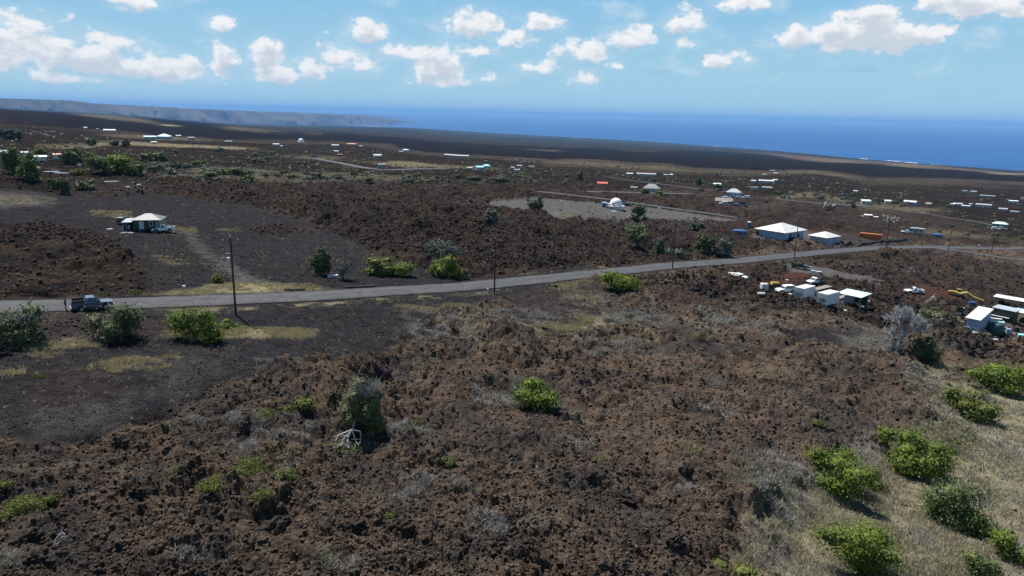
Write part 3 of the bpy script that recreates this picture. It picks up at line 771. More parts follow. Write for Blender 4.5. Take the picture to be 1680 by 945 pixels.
# ------------------------------------------------------------------ loose rubble
def ico():
    t = (1+5**.5)/2
    v = np.array([(-1, t, 0), (1, t, 0), (-1, -t, 0), (1, -t, 0), (0, -1, t), (0, 1, t), (0, -1, -t), (0, 1, -t), (t, 0, -1), (t, 0, 1), (-t, 0, -1), (-t, 0, 1)], float)/math.hypot(1, t)
    f = np.array([(0, 11, 5), (0, 5, 1), (0, 1, 7), (0, 7, 10), (0, 10, 11), (1, 5, 9), (5, 11, 4), (11, 10, 2), (10, 7, 6), (7, 1, 8), (3, 9, 4), (3, 4, 2), (3, 2, 6), (3, 6, 8), (3, 8, 9), (4, 9, 5), (2, 4, 11), (6, 2, 10), (8, 6, 7), (9, 8, 1)])
    return v, f
def polar_points(n, r0, r1, half=41):
    """even in the picture of the slope: more of them near by"""
    th = NP.uniform(R(-half), R(half), n); r = 1/NP.uniform(1/r1, 1/r0, n)
    return r*np.sin(th), r*np.cos(th), r
def rocks(name, n, r0, r1, smin, smax, kinds, mat, label, half=41, flat=.75):
    x, y, r = polar_points(n, r0, r1, half)
    k = sum(weight(q, x, y) for q in kinds)*(.35+1.3*vnoise(x/6, y/6, 17))
    s_ = NP.rand(n) < k
    x, y, r = x[s_], y[s_], r[s_]; m = len(x)
    v, f = ico()
    size = smin*(smax/smin)**(NP.rand(m)**3.2)*np.clip(r/95, .8, 1.5)
    Vs = v[None]*(1+NP.uniform(-.5, .4, (m, 12, 1)))*NP.uniform(.6, 1.25, (m, 1, 3))
    a = NP.uniform(0, 2*pi, m); b = NP.uniform(-.7, .7, m)
    X = Vs[..., 0]*np.cos(a)[:, None]-Vs[..., 1]*np.sin(a)[:, None]; Y = Vs[..., 0]*np.sin(a)[:, None]+Vs[..., 1]*np.cos(a)[:, None]; Zz = Vs[..., 2]*flat
    X, Zz = X*np.cos(b)[:, None]-Zz*np.sin(b)[:, None], X*np.sin(b)[:, None]+Zz*np.cos(b)[:, None]
    P = np.stack([X, Y, Zz], -1)*size[:, None, None]*.5
    P[..., 0] += x[:, None]; P[..., 1] += y[:, None]; P[..., 2] += (surf(x, y)+size*.16)[:, None]
    Fs = (f[None]+12*np.arange(m)[:, None, None]).reshape(-1, 3)
    o = mesh_np(name, P.reshape(-1, 3), Fs, mat)
    return tag(o, label, None, None, 'stuff')
def rubble_mat(name, cols):
    m, nt, bs = new_mat(name); g = G(nt); geo = g.n('ShaderNodeNewGeometry')
    c = g.mix(g.ramp(geo.outputs['Random Per Island'], .15, .9), cols[0], cols[1])
    c = g.mix(g.m('MULTIPLY', g.ramp(g.noise(geo.outputs['Position'], .3, 4, .6), .5, .7), .7), c, cols[2])
    c = g.mix(g.ramp(g.noise(geo.outputs['Position'], 5, 4, .7), .5, .7), c, cols[3])
    c = g.mix(g.m('MULTIPLY', g.ramp(g.noise(geo.outputs['Position'], .09, 4, .6), .49, .60), .75), c, cols[0])
    g.l(c, bs.inputs['Base Color']); bs.inputs['Roughness'].default_value = .95; bs.inputs['Specular IOR Level'].default_value = .1
    b = g.n('ShaderNodeBump'); b.inputs['Strength'].default_value = 1; b.inputs['Distance'].default_value = .06
    g.l(g.noise(geo.outputs['Position'], 9, 4, .7), b.inputs['Height']); g.l(b.outputs[0], bs.inputs['Normal'])
    return m
M['rub_brown'] = rubble_mat('brown_rubble', ((.029, .022, .018), (.090, .063, .045), (.037, .034, .033), (.094, .072, .055)))
M['rub_black'] = rubble_mat('black_rubble', ((.014, .013, .015), (.045, .042, .046), (.028, .025, .026), (.085, .08, .084)))
rocks('lava_rubble', 200000, 44, 230, .07, .60, (AA,), M['rub_brown'], 'loose brown clinker strewn over the lava flow')
M['rub_mid'] = rubble_mat('dark_brown_rubble', ((.013, .010, .010), (.038, .026, .021), (.019, .017, .018), (.048, .035, .029)))
rocks('lava_blocks', 70000, 165, 430, .22, .75, (AA,), M['rub_mid'], 'rough brown lava blocks farther across the flow', flat=.95)
rocks('cinder_rubble', 130000, 60, 220, .07, .30, (CI, GR), M['rub_black'], 'small black stones scattered over the cinder ground')

# ------------------------------------------------------------------ dry grass and grey scrub
def blades(name, patches, mat, label, h0=.35, w=.05, lean=.5, per=6, spread=.16, thr=5, off=.40, cl=3.2, hs=1):
    """patches: (polygon or (u, v, ru, rv), tufts, height)"""
    Xs, Ys, Hs = [], [], []
    for P, n, h in patches:
        if len(P) == 4 and not isinstance(P[0], tuple):
            u, v, ru, rv = P; P = [(u+ru*cos(t)*rnd.uniform(.75, 1.15), v+rv*sin(t)*rnd.uniform(.75, 1.15)) for t in np.linspace(0, 2*pi, 13)[:-1]]
        Q = spots(P); rq = np.hypot(Q[:, 0], Q[:, 1]); tq = np.arctan2(Q[:, 0], Q[:, 1])
        th = NP.uniform(tq.min(), tq.max(), n*(40 if P is NEAR or P is MIDN else 4)); r = np.exp(NP.uniform(math.log(rq.min()), math.log(rq.max()), n*(40 if P is NEAR or P is MIDN else 4)))
        sd = poly_sd(th, np.log(r), np.column_stack([tq, np.log(rq)]))
        x = r*np.sin(th); y = r*np.cos(th)
        keep = (sd > -.012*NP.rand(len(sd))) & (NP.rand(len(sd)) < np.clip(thr*(fbm(x/cl, y/cl, 66, 4)-off), .02, 1))
        keep &= weight(0, x, y) > -1
        if P is NEAR or P is MIDN: keep &= (fbm(x/1.3, y/1.3, 88, 2) > .62) & (weight(AA, x, y) > .4)
        x, y = x[keep][:n], y[keep][:n]
        Xs.append(x); Ys.append(y); Hs.append(np.full(len(x), h*hs))
    x = np.concatenate(Xs); y = np.concatenate(Ys); h = np.concatenate(Hs)
    m = len(x)
    th_ = np.arctan2(x, y); rr_ = np.hypot(x, y)
    i = np.clip(np.interp(rr_, rr, np.arange(NR)).astype(int), 0, NR-1); j = np.clip(np.interp(th_, tho, np.arange(NT)).astype(int), 0, NT-1)
    ok = RD_M[i, j] < .93; x, y, h = x[ok], y[ok], h[ok]; m = len(x)
    z = surf(x, y)
    X = np.repeat(x, per)+NP.normal(0, spread, m*per)*np.repeat(h/h0, per); Y = np.repeat(y, per)+NP.normal(0, spread, m*per)*np.repeat(h/h0, per); Zb = np.repeat(z, per)-.06
    H = np.repeat(h, per)*NP.uniform(.5, 1.25, m*per)
    a = NP.uniform(0, 2*pi, m*per); l = NP.uniform(.1, lean, m*per)*H; wd = w*NP.uniform(.6, 1.4, m*per)*np.clip(np.hypot(X, Y)/90, .8, 2.5)
    b = NP.uniform(0, pi, m*per)
    V = np.empty((m*per, 3, 3))
    V[:, 0] = np.stack([X-np.cos(b)*wd, Y-np.sin(b)*wd, Zb], -1); V[:, 1] = np.stack([X+np.cos(b)*wd, Y+np.sin(b)*wd, Zb], -1)
    V[:, 2] = np.stack([X+np.cos(a)*l, Y+np.sin(a)*l, Zb+H], -1)
    o = mesh_np(name, V.reshape(-1, 3), np.arange(m*per*3).reshape(-1, 3), mat)
    return tag(o, label, None, None, 'stuff')
HOL = [(1520, 600), (1590, 606), (1700, 612), (1800, 640), (1800, 1050), (1150, 1050), (1200, 950), (1240, 860), (1335, 805), (1425, 750), (1505, 694), (1560, 655)]
NEAR = [(-30, 700), (200, 690), (450, 620), (700, 590), (1000, 560), (1300, 570), (1450, 600), (1420, 720), (1250, 800), (1180, 960), (-30, 960)]
MIDN = [(840, 480), (1100, 450), (1330, 470), (1560, 480), (1500, 590), (1330, 600), (840, 590)]
blades('dry_grass', [(HOL, 19000, .45), (NEAR, 1700, .32), (MIDN, 1100, .35), ([(1540, 590), (1600, 600), (1640, 640), (1560, 660), (1500, 640), (1480, 610)], 900, .4), ((1430, 566, 34, 7), 250, .3), ((1250, 780, 60, 40), 700, .4)],
       M['grass_dry'], 'dry tan grass covering the hollow below the lava edge', w=.045, thr=4.5, off=.33, cl=2.4)
blades('yellow_grass', [([(-30, 560), (400, 550), (680, 500), (690, 560), (420, 620), (200, 690), (-30, 720)], 420, .3), ([(130, 325), (420, 335), (620, 410), (480, 470), (230, 470), (190, 400)], 300, .35),
    ([(-40, 511), (100, 509), (220, 509), (400, 502), (560, 494), (700, 483), (840, 473), (840, 478), (700, 490), (560, 502), (400, 511), (220, 519), (-40, 524)], 2400, .25),
    ([(235, 484), (330, 472), (420, 462), (500, 466), (540, 476), (420, 482), (330, 487)], 1500, .25), ([(340, 542), (430, 538), (522, 543), (500, 553), (350, 558)], 1300, .35), ([(262, 550), (300, 538), (345, 548), (350, 557), (280, 562)], 400, .35),
    ([(35, 569), (150, 559), (163, 564), (60, 575)], 500, .3), ([(145, 604), (200, 592), (280, 586), (297, 594), (220, 609)], 600, .45), ((20, 606, 22, 9), 100, .4), ((75, 583, 30, 5), 120, .25),
    ((720, 503, 70, 5), 350, .3), ([(860, 549), (900, 530), (970, 521), (988, 535), (930, 549)], 800, .4), ([(915, 478), (952, 472), (990, 494), (960, 502)], 350, .35), ([(890, 467), (975, 455), (978, 463), (920, 473)], 450, .3),
    ([(930, 446.5), (1000, 440), (1100, 428), (1260, 412), (1260, 415), (1100, 433), (1000, 445)], 900, .3), ((1295, 428, 30, 3), 120, .3), ([(250, 421), (275, 420), (310, 433), (290, 434)], 150, .25), ((890, 451, 50, 4), 200, .3),
    ((185, 352, 34, 5), 350, .35), ((306, 378, 17, 5), 160, .35), ((375, 378, 22, 3), 60, .3), ((937, 355, 22, 4), 160, .35), ((905, 326, 30, 3), 60, .3), ((30, 326, 60, 6), 260, .4), ((1130, 428, 16, 3), 120, .4),
    ((440, 545, 20, 3), 50, .4), ((1125, 742, 22, 8), 90, .35), ((520, 660, 25, 6), 80, .35), ((415, 685, 30, 5), 60, .3), ((280, 775, 14, 5), 40, .3), ((490, 745, 45, 8), 90, .3), ((1590, 385, 60, 5), 200, .4), ((1440, 390, 40, 3), 90, .4)],
       M['grass_yel'], 'yellowed bunch grass beside the road and on the cinder', w=.05, thr=5, off=.38, cl=2.2)
blades('grey_scrub', [
    ((345, 695, 62, 8), 330, .45), ((462, 602, 46, 14), 300, .55), ((815, 642, 42, 20), 380, .6), ((1178, 662, 38, 18), 300, .55), ((640, 715, 60, 16), 380, .5), ((460, 705, 55, 20), 380, .45), ((672, 790, 28, 16), 200, .6), ((720, 800, 60, 14), 330, .4),
    ((800, 862, 30, 14), 200, .55), ((950, 722, 30, 10), 160, .5), ((1000, 742, 22, 14), 200, .6), ((1270, 785, 50, 45), 900, .55), ((1162, 525, 52, 10), 420, .6), ((1250, 545, 40, 12), 280, .6), ((975, 568, 20, 8), 150, .6), ((1027, 566, 20, 8), 150, .6),
    ((1213, 500, 28, 7), 150, .55), ((735, 535, 60, 18), 800, .6), ((850, 520, 70, 14), 500, .5), ((1045, 520, 40, 22), 400, .5), ((960, 490, 50, 12), 220, .4), ((1530, 520, 40, 11), 380, .8), ([(1480, 596), (1560, 600), (1600, 660), (1540, 670), (1500, 640)], 700, .5),
    ([(1500, 690), (1420, 740), (1330, 800), (1270, 870), (1330, 960), (1230, 960), (1215, 860), (1320, 780), (1420, 720)], 4600, .5), ((1130, 790, 25, 10), 120, .5), ((395, 735, 22, 14), 200, .55), ((320, 912, 30, 12), 100, .4), ((550, 925, 40, 14), 200, .45), ((20, 920, 30, 12), 120, .45),
    ((480, 780, 25, 16), 90, .4), ((1330, 510, 30, 8), 60, .4), ((1385, 530, 40, 10), 120, .4), ((1295, 425, 20, 4), 30, .5), ((1390, 435, 14, 5), 90, .6), ((1490, 440, 14, 5), 70, .6), ((1110, 445, 80, 5), 120, .3), ((830, 415, 60, 20), 60, .5), ((1190, 545, 60, 20), 90, .5),
    ((640, 300, 180, 8), 500, 1.1), ((340, 285, 90, 12), 300, 1.1), ((1400, 330, 150, 8), 260, .9), ((1150, 420, 90, 8), 160, .5), ((730, 470, 40, 4), 100, .4), ((1180, 430, 60, 4), 60, .4), ((1100, 380, 60, 6), 90, .6)],
       M['twig'], 'leafless grey scrub in thickets over the lava', w=.026, lean=1.7, per=9, spread=.30, thr=6, off=.45, cl=1.8, hs=.66)
blades('green_weeds', [((350, 800, 30, 10), 90, .4), ((420, 765, 40, 12), 60, .35), ((1250, 795, 40, 30), 200, .4), ((1300, 700, 40, 30), 30, .3), ((1540, 690, 60, 30), 400, .4), ((1600, 720, 60, 30), 200, .4), ((1560, 900, 80, 40), 300, .4), ((60, 614, 20, 6), 40, .3), ((165, 487, 22, 3), 140, .45), ((218, 480, 20, 4), 60, .4), ((1640, 395, 40, 5), 120, .6)],
       leafy('green_weed_blades', (.06, .08, .02), (.14, .16, .05)), 'thin green weeds among the dry grass', w=.05)

def far_scrub():
    n = 60000
    x, y, r = polar_points(n, 270, 1900)
    k = np.clip(weight(PL, x, y)+.5*weight(TN, x, y), 0, 1)*np.clip(3.2*(fbm(x/55, y/55, 19, 4)-.38), 0, 1)*np.clip(1900/r-1, 0, 1)
    s_ = NP.rand(n) < k*.55
    x, y, r = x[s_], y[s_], r[s_]; m = len(x); v, f = ico()
    size = NP.uniform(.6, 2.2, m)*np.clip(r/600, .6, 1.6)
    P = v[None]*(1+NP.uniform(-.45, .45, (m, 12, 1)))*NP.uniform(.7, 1.5, (m, 1, 3))*np.array([1, 1, .55])*size[:, None, None]*.5
    P[..., 0] += x[:, None]; P[..., 1] += y[:, None]; P[..., 2] += (surf(x, y)+size*.12)[:, None]
    o = mesh_np('far_scrub', P.reshape(-1, 3), (f[None]+12*np.arange(m)[:, None, None]).reshape(-1, 3), leafy('scrub_leaves', (.022, .028, .014), (.085, .088, .058), (.13, .115, .085), 0))
    tag(o, 'low grey green scrub dotting the far lots', None, None, 'stuff')
far_scrub()
# ------------------------------------------------------------------ shrubs and trees
def crown_mesh(w, d, h, n, leaf, seed, lobes=7, fill=.55, low=.0, up=.35, aspect=.7, core=True):
    q = np.random.RandomState(seed)
    # lobes inside a low dome
    C = []; Rr = []
    for k in range(lobes):
        a = q.uniform(0, 2*pi); rad = sqrt(q.uniform(0, 1))*.78; zz = low+q.uniform(.14 if low < .05 else .3, .78)*(1-low)*(1-.35*rad)
        C.append((cos(a)*rad*.5*w, sin(a)*rad*.5*d, zz*h)); Rr.append(q.uniform(.13, .42))
    C = np.array(C); Rr = np.array(Rr)
    k = q.choice(lobes, n, p=Rr**2/np.sum(Rr**2))
    u = q.normal(0, 1, (n, 3)); u /= np.linalg.norm(u, axis=1)[:, None]
    rad = (fill+(1-fill)*q.rand(n)**.5)*(1+.18*q.normal(0, 1, n))
    out_ = q.rand(n) < .07; rad = np.where(out_, rad*q.uniform(1.1, 1.6, n), rad)
    P = C[k]+u*rad[:, None]*Rr[k][:, None]*np.array([w, d, h*1.05])*np.array([.8, .8, .72])
    P[:, 2] = np.clip(P[:, 2], low*h+.03, None)
    for a_, e_ in ((0, w), (1, d)):
        lo, hi = np.percentile(P[:, a_], 1.5), np.percentile(P[:, a_], 98.5); P[:, a_] = (P[:, a_]-(lo+hi)/2)*e_/(hi-lo)
    lo, hi = low*h, np.percentile(P[:, 2], 98.5); P[:, 2] = lo+(P[:, 2]-lo)*(h-lo)/(hi-lo)
    nrm = u+np.array([0, 0, up])+q.normal(0, .55, (n, 3)); nrm /= np.linalg.norm(nrm, axis=1)[:, None]
    t = np.cross(nrm, q.normal(0, 1, (n, 3))); t /= np.linalg.norm(t, axis=1)[:, None]; b = np.cross(nrm, t)
    L = leaf*q.uniform(.6, 1.4, n)[:, None]
    V = np.stack([P-t*L*.5, P+b*L*aspect*.5, P+t*L*.5, P-b*L*aspect*.5], 1)
    V = V.reshape(-1, 3); F = np.arange(4*n).reshape(-1, 4)
    if core:
        # the closed inner mass of foliage of every lobe
        g_ = np.linspace(-1, 1, 6); A, B = np.meshgrid(g_, g_); one = np.ones_like(A)
        fs = [np.stack(x, -1).reshape(-1, 3) for x in ((A, B, one), (B, A, -one), (one, A, B), (-one, B, A), (B, one, A), (A, -one, B))]
        ix = np.arange(36).reshape(6, 6); f0 = np.stack([ix[:-1, :-1], ix[:-1, 1:], ix[1:, 1:], ix[1:, :-1]], -1).reshape(-1, 4)
        for k_ in range(lobes):
            m_ = P[k == k_]
            if len(m_) < 8: continue
            c_ = m_.mean(0); e_ = m_.std(0)*1.05
            for s_ in fs:
                d_ = s_/np.linalg.norm(s_, axis=1)[:, None]; p_ = c_+d_*e_*(1+.25*np.sin(d_[:, :1]*7+k_)*np.cos(d_[:, 1:2]*6+d_[:, 2:]*5))
                p_[:, 2] = np.maximum(p_[:, 2], low*h); F = np.vstack([F, f0+len(V)]); V = np.vstack([V, p_])
    return V, F
def stems(w, d, h, seed, n=6, rad=.05, mat='bark', name='stem', parent=None):
    q = random.Random(seed); mb = MB()
    for k in range(n):
        a = q.uniform(0, 2*pi); f = q.uniform(.2, .75)
        e = Vector((cos(a)*w*.4*f, sin(a)*d*.4*f, h*q.uniform(.5, .85)))
        m_ = Vector((e.x*.35+q.uniform(-.05, .05)*w, e.y*.35, e.z*.5))
        mb.tube([(q.uniform(-.03, .03)*w, q.uniform(-.03, .03)*d, -.25), m_, e], [rad, rad*.75, rad*.3], 5)
    return mb.build(name, mat, parent)
GB_ = 'bright green shrubs along the grassy hollow'
def bush(u, v, wpx, hpx, kind, label, cat='shrub', n=None, leaf=None, group=None, tree=False, name=None, dpt=.8, seed=None, low=0., lobes=12, stem_n=6, dead=0, core=True):
    p, th = at(u, v-.12*hpx)
    s = mpp(p.x, p.y, p.z); w = wpx*s*cos(th)*(1.08 if group == GB_ else 1); h = hpx*s*(.86 if group == GB_ else 1.03)
    seed = seed or int(u*7+v*13)
    r_ = math.hypot(p.x, p.y)
    leaf = leaf or max(.20, .0027*r_)
    n = n or int(min(9000, max(350, 1.3*w*h/(leaf*leaf)*7)))
    t = empty(name or ('tree' if tree else 'shrub'), p-Vector((0, 0, .1)), -th, label, cat, group)
    V, F = crown_mesh(w, w*dpt, h, n, leaf, seed, lobes=lobes, low=low, core=core and kind != 'twig' and name != 'low_plant' and not (tree and low > .2))
    mesh_np('crown' if tree else 'foliage', V, F, M['leaf_'+kind] if kind != 'twig' else M['twig'], t)
    stems(w, w*dpt, h, seed, stem_n, max(.03, .012*h+.0004*r_), 'bark', 'trunk' if tree else 'stem', t)
    if dead:
        q = np.random.RandomState(seed+1); m = dead
        a = q.uniform(0, 2*pi, m); f = np.sqrt(q.rand(m))*.42
        P0 = np.stack([np.cos(a)*f*w*.7+.12*w, np.sin(a)*f*w*.5, h*q.uniform(.55, .85, m)], -1); D = np.stack([q.normal(0, .4, m), q.normal(0, .4, m), q.uniform(.2, 1, m)], -1)
        P1 = P0+D*h*.22; ww = .03+.0002*r_
        V = np.stack([P0+[ww, 0, 0], P0-[ww, 0, 0], P1], 1)
        mesh_np('dead_twigs', V.reshape(-1, 3), np.arange(3*m).reshape(-1, 3), M['twig'], t)  # bare dead twigs standing loose in the crown, not joined to stems
    return t
GB = 'bright green shrubs along the grassy hollow'
bush(1372, 812, 108, 76, 'green', 'bright green leafy shrub at the foot of the lava edge, upper left hollow bush', group=GB, dead=70)
bush(1497, 780, 116, 74, 'green', 'bright green shrub pressed against the dark lava edge with black rocks at its left', group=GB, seed=77)
bush(1568, 866, 116, 82, 'mid', 'duller grey green wide shrub standing alone in the middle of the dry grass', group=GB, dead=160)
bush(1403, 946, 124, 104, 'green', 'largest bright green shrub, at the lower edge with grey scrub at its left', group=GB, lobes=11)
bush(1590, 688, 90, 52, 'lime', 'yellowish green low shrub on the slope just below the big hollow thicket', group=GB, dead=70)
bush(1632, 646, 84, 52, 'green', 'broad bright green thicket topmost in the grassy hollow', group=GB, lobes=10)
bush(1690, 652, 70, 56, 'green', 'bright green thicket cut by the right edge of the photo', group=GB, lobes=9)
bush(1656, 920, 68, 52, 'green', 'small green shrub in the dry grass near the lower right corner', group=GB, dead=70)
bush(1606, 958, 66, 58, 'mid', 'pale round leaved shrub in the dry grass at the lower right edge', group=GB, leaf=.2)
bush(1420, 790, 60, 26, 'lime', 'low yellow green spray beside the upper left hollow bush', group=GB, dead=70)
bush(1516, 592, 52, 36, 'dark', 'dark green rounded shrub beside the foot of the grey dead tree')
bush(877, 668, 74, 38, 'green', 'bright green low shrub alone on open brown lava near the centre', lobes=9)
bush(594, 706, 72, 76, 'olive', 'tall olive shrub with bare grey top twigs above a bleached fallen branch', dead=1500, lobes=30, dpt=.9, n=5200, seed=12)
bush(618, 712, 34, 22, 'lime', 'small lime clump at the right foot of the tall olive shrub')
bush(502, 668, 34, 20, 'lime', 'small yellow green cushion left of the tall olive shrub')
bush(1205, 952, 92, 26, 'lime', 'lime green low shrub on the bottom edge left of the biggest hollow bush')
YG = 'yellow green low plants on the near lava'
for u, v, w, h, l in ((40, 848, 84, 40, 'widest yellow green plant, at the left edge of the near lava'), (2, 806, 44, 22, 'small yellow green plant cut by the left edge above the widest one'), (352, 803, 62, 20, 'yellow green plant on near lava with black rocks above its left end'),
                      (412, 778, 76, 28, 'yellow green plant spreading in the middle of the left lava patch'), (470, 790, 44, 26, 'yellow green plant nearest the bleached branch, lower one'), (432, 685, 46, 16, 'small yellow green plant left of the cushion under the olive shrub'),
                      (470, 677, 30, 14, 'tiny yellow green plant between two cushions above the grey twigs'), (430, 830, 40, 22, 'faint yellow green plant above the brown overhanging boulder'), (560, 742, 60, 18, 'yellow green fringe below the bleached branch'),
                      (680, 700, 30, 16, 'small yellow green tuft right of the tall olive shrub'), (85, 820, 34, 12, 'thin yellow green runner right of the widest left plant'), (640, 850, 24, 12, 'bright tiny plant between two black boulders'), (735, 768, 26, 22, 'grey green upright plant among grey twigs near the centre bottom'),
                      (985, 758, 30, 16, 'green tuft among black rocks right of the centre'), (1150, 560, 16, 24, 'slim upright green sapling beside the cinder path'), (1345, 700, 30, 12, 'small green tuft on the brown lava left of the escarpment'), (1560, 745, 20, 16, 'dark green knob in the dry grass right of the black rocks'), (1600, 810, 26, 18, 'olive tuft right above the duller grey green shrub')):
    bush(u, v, w*.9, h*.72, 'lime', l, 'plant', group=YG, name='low_plant', stem_n=4, lobes=7, leaf=.13, n=int(w*h*1.6)+80)
# along the road
bush(28, 572, 106, 60, 'olive', 'grey olive bush below the road at the left edge', dead=160)
bush(192, 561, 92, 54, 'olive', 'olive bush in front of the grey pickup below the road', lobes=9, dead=60)
bush(322, 560, 88, 50, 'green', 'bright green bush below the road between the olive bush and the first utility pole', lobes=10)
bush(377, 540, 32, 15, 'green', 'small green bush at the foot of the first utility pole')
bush(1016, 481, 66, 30, 'green', 'round bright green bush on the near verge of the road at mid photo', lobes=9)
bush(528, 456, 34, 44, 'dark', 'small dark green conical tree on the cinder beyond the road', 'tree', tree=True, low=.02)
bush(563, 462, 30, 32, 'grey', 'thin grey half bare tree beside the dark conical tree', 'tree', tree=True, low=.25, n=420)
bush(622, 453, 52, 28, 'lime', 'bright yellow green bush across the road, left half of the pair')
bush(660, 455, 40, 22, 'green', 'lower green bush joined to the yellow green one across the road')
bush(728, 457, 44, 32, 'green', 'green bush under the silvery tree across the road')
bush(756, 458, 24, 20, 'lime', 'small lime bush right of the silvery tree')
bush(727, 436, 54, 36, 'grey', 'silvery grey leaved tree above a green bush across the road', 'tree', tree=True, low=.3)
bush(357, 465, 19, 13, 'lime', 'small round lime bush on the cinder left of the grey drive')
bush(805, 376, 24, 29, 'grey', 'grey shrub standing alone on the brown lava below the dome lot')
bush(1046, 410, 42, 36, 'olive', 'dark grey green tree on the lava between the dome and the road', 'tree', tree=True, low=.1)
bush(1080, 423, 22, 28, 'dark', 'narrow dark tree left of the utility pole by the road bend')
bush(1108, 424, 40, 14, 'grey', 'low grey bush on the far verge behind the utility pole')
bush(1046, 366, 28, 26, 'olive', 'round olive shrub at the edge of the dome lot')
bush(1156, 420, 32, 32, 'dark', 'dark green tree on the far verge right of the utility pole', 'tree', tree=True)
bush(1183, 422, 36, 26, 'grey', 'pale grey tree joined to the dark tree on the far verge', 'tree', tree=True)
bush(1143, 387, 26, 22, 'grey', 'grey shrub left of the blue water tank')
bush(878, 346, 25, 20, 'dark', 'dark rounded shrub alone on the dome lot')
for u, v in ((773, 334), (799, 335)): bush(u, v, 7, 6, 'dark', 'small dark shrub at the left tip of the dome lot', n=120, group='small dark shrubs at the tip of the dome lot')
bush(1538, 528, 60, 22, 'olive', 'low olive scrub bush right behind the dead tree')
bush(1590, 538, 18, 14, 'dark', 'dark green bush at the foot of the white shed')
bush(1573, 515, 14, 12, 'olive', 'small bush left of the white shed')
bush(1612, 558, 26, 14, 'olive', 'olive bush below the pink and white floats')
bush(1400, 342, 8, 6, 'dark', 'small dark bush in front of the blue walled white roofed house', n=100)
# left settlement
bush(22, 292, 34, 46, 'mid', 'tall dark tree at the left edge, rear of the two', 'tree', tree=True, low=0)
bush(48, 302, 36, 44, 'mid', 'tall dark tree at the left edge, front of the two', 'tree', tree=True, low=0)
bush(66, 258, 24, 14, 'lime', 'light green tree behind the pale roofed hut', 'tree', tree=True)
bush(118, 274, 40, 28, 'dark', 'dark tree clump between the red roofed hut and the green thicket', 'tree', tree=True)
bush(163, 287, 40, 26, 'mid', 'darker left part of the bright green thicket')
bush(192, 288, 58, 28, 'green', 'bright green thicket in the left settlement')
bush(222, 290, 30, 20, 'lime', 'yellow green right end of the bright green thicket')
bush(150, 268, 26, 16, 'green', 'green tree behind the bright green thicket', 'tree', tree=True)
bush(104, 321, 26, 24, 'dark', 'dark tree with a black shadow on the left cinder lot', 'tree', tree=True)
bush(90, 312, 26, 18, 'olive', 'olive tree behind the dark tree on the left cinder lot', 'tree', tree=True)
bush(140, 312, 40, 14, 'olive', 'low olive scrub on the left cinder lot')
bush(128, 288, 26, 10, 'lime', 'small light green shrub in front of the dark clump')
for u, v, w, h, k in ((26, 232, 24, 18, 'grey'), (6, 230, 20, 16, 'grey'), (150, 240, 16, 12, 'olive'), (188, 240, 14, 8, 'olive'), (207, 244, 14, 11, 'grey'), (240, 270, 22, 16, 'olive'), (262, 272, 30, 20, 'olive'), (330, 278, 30, 14, 'olive'), (352, 290, 26, 12, 'olive'), (398, 292, 24, 14, 'grey'), (370, 288, 16, 10, 'olive')):
    bush(u, v, w, h, k, 'grey green scrub tree among the far left scrub', 'tree', tree=True, group='scrub trees of the far left', n=260, stem_n=3)
# the far scrub: a few kinds, copied
proto = []
for k, kind in enumerate(('olive', 'grey', 'dark', 'olive', 'lime', 'grey')):
    V, F = crown_mesh(4.6, 4.2, 3.2, 260, .62, 900+k, lobes=6, low=.05)
    t = empty('scrub_tree', (0, -50, -40), 0, 'small scrub tree in the far band of scrub behind the lava field', 'tree', 'scrub trees of the far band')
    mesh_np('crown', V, F, M['leaf_'+kind], t); stems(4, 4, 3, 70+k, 3, .12, 'bark', 'trunk', t); proto.append([t, False])
def scatter(n, P, label, group, smin=.7, smax=1.4, picks=(0, 0, 1, 1, 2, 3, 5)):
    Q = spots(P); tq = np.arctan2(Q[:, 0], Q[:, 1]); lq = np.log(np.hypot(Q[:, 0], Q[:, 1])); k = 0; tries = 0
    while k < n and tries < n*40:
        tries += 1
        th = rnd.uniform(tq.min(), tq.max()); lr = rnd.uniform(lq.min(), lq.max())
        if poly_sd(np.array([th]), np.array([lr]), np.column_stack([tq, lq]))[0] < 0: continue
        x = math.exp(lr)*sin(th); y = math.exp(lr)*cos(th)
        if weight(0, np.array([x]), np.array([y]))[0] < -1 or RD_M[int(np.interp(math.exp(lr), rr, np.arange(NR))), int(np.interp(th, tho, np.arange(NT)))] > .2: continue
        z = float(surf(np.array([x]), np.array([y]))[0]); k += 1
        pr = proto[rnd.choice(picks)]; s = rnd.uniform(smin, smax)*.88
        sc = (s*rnd.uniform(.8, 1.5), s*rnd.uniform(.8, 1.3), s*rnd.uniform(.7, 1.15))
        if not pr[1]:
            pr[1] = True; o = pr[0]; o.location = (x, y, z-.15); o.scale = sc; o['label'] = label; o['group'] = group
        else: dup(pr[0], (x, y, z-.15), rnd.uniform(0, 6.28), label, group, sc)
scatter(74, [(235, 268), (330, 272), (420, 280), (520, 284), (600, 288), (700, 291), (800, 293), (850, 300), (820, 304), (700, 303), (560, 300), (420, 299), (330, 294), (240, 290)], 'small scrub tree in the band of scrub behind the brown lava field', 'scrub trees behind the lava field')
scatter(34, [(240, 236), (420, 243), (520, 252), (600, 262), (520, 272), (400, 268), (250, 260)], 'small scrub tree scattered below the far pale blue houses', 'scrub trees of the far west slope', .6, 1.3)
scatter(34, [(850, 285), (960, 278), (1060, 288), (1180, 300), (1200, 316), (1080, 326), (960, 312), (860, 300)], 'small scrub tree scattered round the far beige roofed house', 'scrub trees round the beige house', .6, 1.2)
scatter(40, [(1260, 318), (1320, 318), (1440, 322), (1560, 330), (1570, 344), (1480, 345), (1390, 340), (1270, 328)], 'small scrub tree among the row of white roofed houses', 'scrub trees among the white roofed houses', .7, 1.3)
